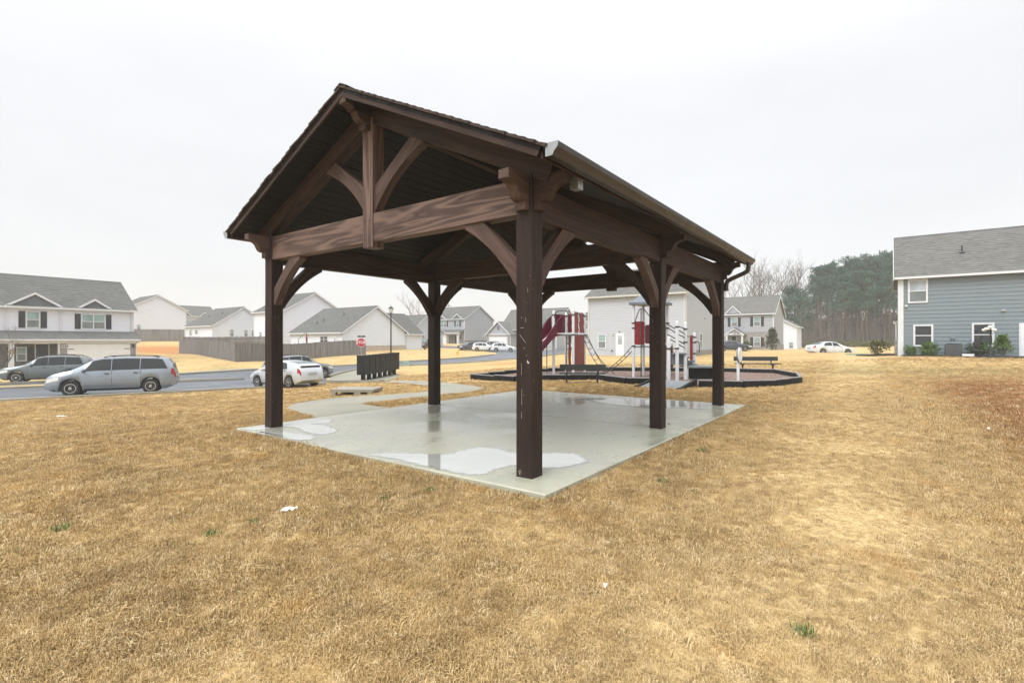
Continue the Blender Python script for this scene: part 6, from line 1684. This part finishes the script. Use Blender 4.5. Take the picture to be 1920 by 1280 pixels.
# young bare sapling before the stone-front house and by the lavender porch
tree('sapling', 'thin bare sapling in front of the gabled porch', 'tree', None, bares[2], px(1379, 70.5), 70.5, .26, .3, (M['bark'], M['twig']))
tree('sapling', 'thin bare sapling at the left edge beside the porch column', 'tree', None, bares[1], px(6, 41), 41, .26, 1.3, (M['bark'], M['twig']))

# ------------------------------------------------------------------ lawn blades
t = NT('straw_blade')
pos = t.coord('Position'); col = straw_nodes(t, pos)
oi = t.node('ShaderNodeObjectInfo')
col = t.mix(t.ramp(oi.outputs['Random'], [(.0, .75), (.38, 0.0)]), col, (.21, .135, .066))
col = t.mix(t.ramp(oi.outputs['Random'], [(.70, 0.0), (1.0, .85)]), col, (.72, .585, .365))
spot = t.noise(pos, 1.15, 3, .5)
col = t.mix(t.ramp(spot, [(.60, 0.0), (.74, .42)]), col, (.56, .31, .085))
t.P('Base Color', col); t.P('Roughness', .7); t.P('Specular IOR Level', .25)
M['blade'] = t.m
t = NT('green_blade'); t.P('Base Color', t.ramp(t.noise(t.coord('Position'), 8, 3), [(.3, (.05, .11, .02)), (.7, (.11, .19, .04))])); t.P('Roughness', .6); M['blade_green'] = t.m
def tuft_mesh(seed, n, rad, l0, l1, wd, lean):
    q = random.Random(seed); mb = MB()
    for _ in range(n):
        a, rr = q.uniform(0, 6.283), rad * math.sqrt(q.random()); p = Vector((math.cos(a) * rr, math.sin(a) * rr, -.008))
        b = q.uniform(0, 6.283); d = Vector((math.cos(b), math.sin(b), 0)); s_ = Vector((-d.y, d.x, 0)) * wd * q.uniform(.6, 1.3) / 2
        L = q.uniform(l0, l1); k = q.uniform(.15, lean); m_ = p + d * L * .35 * k + Vector((0, 0, L * (.62 - .2 * k))); e = p + d * L * (.55 + .5 * k) * k + Vector((0, 0, L * max(.12, (1 - .75 * k))))
        i = len(mb.v); mb.v += [tuple(p - s_), tuple(p + s_), tuple(m_ - s_ * .85), tuple(m_ + s_ * .85), tuple(e)]
        mb.f += [(i, i + 1, i + 3, i + 2), (i + 2, i + 3, i + 4)]
    return mb
tcol = bpy.data.collections.new('tufts')          # prototypes only; never linked to the scene
for k in range(6):
    me = bpy.data.meshes.new('tuft'); mb = tuft_mesh(40 + k, 52, .075, .022, .074, .0044, 1.15 if k < 4 else .8); me.from_pydata(mb.v, [], mb.f); me.materials.append(M['blade'])
    o = bpy.data.objects.new('tuft', me); tcol.objects.link(o)
def band(y0, y1, dens, s0, s1):
    ar = 1.12 * (y1 * y1 - y0 * y0) + 3 * (y1 - y0); n = int(ar * dens)
    Y = np.sqrt(nrs.uniform(y0 * y0, y1 * y1, n)); X = nrs.uniform(-1, 1, n) * (Y * 1.12 + 1.5)
    ok = np.ones(n, bool)
    for poly in EXCL:
        ok &= ~inside(poly, X, Y)
    X, Y = X[ok], Y[ok]
    return X, Y, nrs.uniform(s0, s1, len(X))
B = [band(1.2, 4.2, 760, .5, 1.15), band(4.2, 7.5, 480, .55, 1.2), band(7.5, 13, 230, .75, 1.35), band(13, 22, 85, .9, 1.5), band(22, 34, 22, 1.0, 1.7)]
ed = []                                   # longer tufts the mower misses along the slab edge
for (ax_, ay_), (bx_, by_) in zip(SLAB, SLAB[1:] + SLAB[:1]):
    L_e = math.hypot(bx_ - ax_, by_ - ay_); n_e = int(L_e * 42); tt = nrs.rand(n_e); o_e = nrs.uniform(.005, .10, n_e)
    nx_e, ny_e = (by_ - ay_) / L_e, -(bx_ - ax_) / L_e
    ed.append((ax_ + (bx_ - ax_) * tt + nx_e * o_e, ay_ + (by_ - ay_) * tt + ny_e * o_e, nrs.uniform(.7, 1.75, n_e)))
pth = inside(PATH1, np.concatenate([e[0] for e in ed]), np.concatenate([e[1] for e in ed]))
B.append(tuple(np.concatenate([e[i] for e in ed])[~pth] for i in range(3)))
BX, BY, BS = (np.concatenate([b[i] for b in B]) for i in range(3))
BZ = gz(BX, BY)
clumpy = np.sin(BX * 2.1 + np.sin(BY * 1.7) * 1.4) * np.sin(BY * 2.4 + np.sin(BX * 1.3) * 1.2)
BS = BS * (1 + .20 * clumpy); BS = np.where(nrs.rand(len(BS)) < .012, BS * 1.6, BS)
trk_ = BX * .83 - BY * .56; BS *= 1 - .4 * np.exp(-(trk_ / .95) ** 2)
tall = np.exp(-(((BX - 9.5) / 2.2) ** 2 + ((BY - 10.5) / 4.5) ** 2)); BS *= 1 + .7 * tall
lm = bpy.data.meshes.new('lawn_grass')
lm.from_pydata(np.stack([BX, BY, BZ], 1).tolist(), [], [])
at_ = lm.attributes.new('size', 'FLOAT', 'POINT'); at_.data.foreach_set('value', BS.astype(np.float32))
lo_ = bpy.data.objects.new('lawn_grass', lm); COL.objects.link(lo_)
prop(lo_, 'dormant straw-coloured grass blades covering the lawn', 'grass', kind='stuff')
ng = bpy.data.node_groups.new('scatter_blades', 'GeometryNodeTree')
ng.interface.new_socket('Geometry', in_out='INPUT', socket_type='NodeSocketGeometry'); ng.interface.new_socket('Geometry', in_out='OUTPUT', socket_type='NodeSocketGeometry')
N = ng.nodes; gi = N.new('NodeGroupInput'); go = N.new('NodeGroupOutput')
m2p = N.new('GeometryNodeMeshToPoints'); iop = N.new('GeometryNodeInstanceOnPoints'); ci = N.new('GeometryNodeCollectionInfo')
ci.inputs['Collection'].default_value = tcol; ci.inputs['Separate Children'].default_value = True; ci.inputs['Reset Children'].default_value = True
iop.inputs['Pick Instance'].default_value = True
rv = N.new('FunctionNodeRandomValue'); rv.data_type = 'FLOAT_VECTOR'; rv.inputs[0].default_value = (-.22, -.22, 0); rv.inputs[1].default_value = (.22, .22, 6.283)
na = N.new('GeometryNodeInputNamedAttribute'); na.data_type = 'FLOAT'; na.inputs[0].default_value = 'size'
ng.links.new(gi.outputs[0], m2p.inputs[0]); ng.links.new(m2p.outputs[0], iop.inputs['Points']); ng.links.new(ci.outputs[0], iop.inputs['Instance'])
ng.links.new(rv.outputs[0], iop.inputs['Rotation']); ng.links.new(na.outputs[0], iop.inputs['Scale']); ng.links.new(iop.outputs[0], go.inputs[0])
md = lo_.modifiers.new('scatter', 'NODES'); md.node_group = ng

# green weeds and litter in the straw
WD = [(116, 994, 'green weed tuft at far left of the foreground lawn', .10), (1243, 904, 'green weed tuft right of the slab corner', .075), (1302, 922, 'small green weed beyond the weed right of slab corner', .045), (1504, 1186, 'bright green weed tuft at lower right of the lawn', .075),
      (806, 921, 'green weed tuft just below the slab edge', .08), (722, 938, 'green weed left of the weed below the slab edge', .07), (474, 980, 'small green weed left of the paper scrap', .06), (400, 1002, 'flat green weed below left of the paper scrap', .07), (1316, 846, 'green weed patch beside the slab right edge', .10), (20, 1040, 'green weed at the left picture edge', .07)]
for i, (x, y, lab, s_) in enumerate(WD):
    p = hit(x, y); r = empty('weed', p, i, lab, 'weed', 'green weeds in the lawn')
    tuft_mesh(90 + i, 80, s_ * .85, s_ * .6, s_ * 1.15, .006, .9).build('leaves', M['blade_green'], r, raw=True); MB().lathe([(.006, -.02), (.004, .015)], (0, 0, 0), 'z', 5).build('stem', M['blade_green'], r)
M['paper'] = simple('paper_white', (.78, .78, .76), .8, .04)
def scrap(label, x, y, w_, h_, rz, lift=.045):
    p = hit(x, y); mb = MB(); q = random.Random(int(x)); n = 6
    for i in range(n + 1):
        for j in range(3): mb.v.append((w_ * (i / n - .5), h_ * (j / 2 - .5) * (1 - .5 * abs(i / n - .5)), lift + q.uniform(-.012, .02)))
    for i in range(n):
        for j in range(2): mb.f.append((i * 3 + j, i * 3 + j + 1, i * 3 + 4 + j, i * 3 + 3 + j))
    o = mb.build('paper_scrap', M['paper'], raw=True); o.location = p; o.rotation_euler = (0, 0, rz)
    md_ = o.modifiers.new('thickness', 'SOLIDIFY'); md_.thickness = .0015
    prop(o, label, 'litter', 'scraps of litter')
scrap('crumpled white paper scrap on the grass in front of the slab', 542, 963, .15, .06, .5); scrap('tiny white litter speck right of the picture centre foreground', 1135, 1112, .025, .02, .2, .05)
scrap('white litter flake on the lawn left of the slab', 116, 783, .22, .12, .1); scrap('white litter bit in the brown grass at far right', 1853, 808, .08, .05, .8)
M['leaf'] = simple('dead_leaf', (.22, .11, .05), .8, .3)
def leaf(label, x, y, z=None, s_=.05):
    p = Vector((*flat(x, y, .004), .004)) if z == 0 else hit(x, y)
    if z != 0: p.z += .04
    mb = MB().add([(-1, 0, .0), (-.3, .45, .25), (.5, .35, .1), (1, 0, .3), (.4, -.4, .2), (-.4, -.45, .05)], [(0, 1, 5), (1, 2, 4, 5), (2, 3, 4)])
    o = mb.build('dead_leaf', M['leaf'], raw=True); o.location = p; o.scale = (s_,) * 3; o.rotation_euler = (.05, 0, x)
    prop(o, label, 'leaf', 'dead leaves')
leaf('brown dead leaf on the middle of the concrete slab', 823, 780, 0); leaf('brown dead leaf on the slab by the middle right post', 1254, 794, 0); leaf('reddish dead leaf on the lawn right of playground', 1523, 722, 1, .12)

# ------------------------------------------------------------------ misty air
hz = MB().box((-375, -95, -2.7), (375, 412, 26)).build('haze', None)
hm = bpy.data.materials.new('mist'); hm.use_nodes = True; hn = hm.node_tree.nodes; hn.clear()
ho = hn.new('ShaderNodeOutputMaterial'); hv_ = hn.new('ShaderNodeVolumePrincipled')
hv_.inputs['Color'].default_value = (.93, .96, .97, 1); hv_.inputs['Density'].default_value = .0010; hv_.inputs['Anisotropy'].default_value = 0.0
hm.node_tree.links.new(hv_.outputs[0], ho.inputs['Volume']); hz.data.materials.append(hm)
prop(hz, 'thin pale mist over the whole neighbourhood', 'haze', kind='stuff')
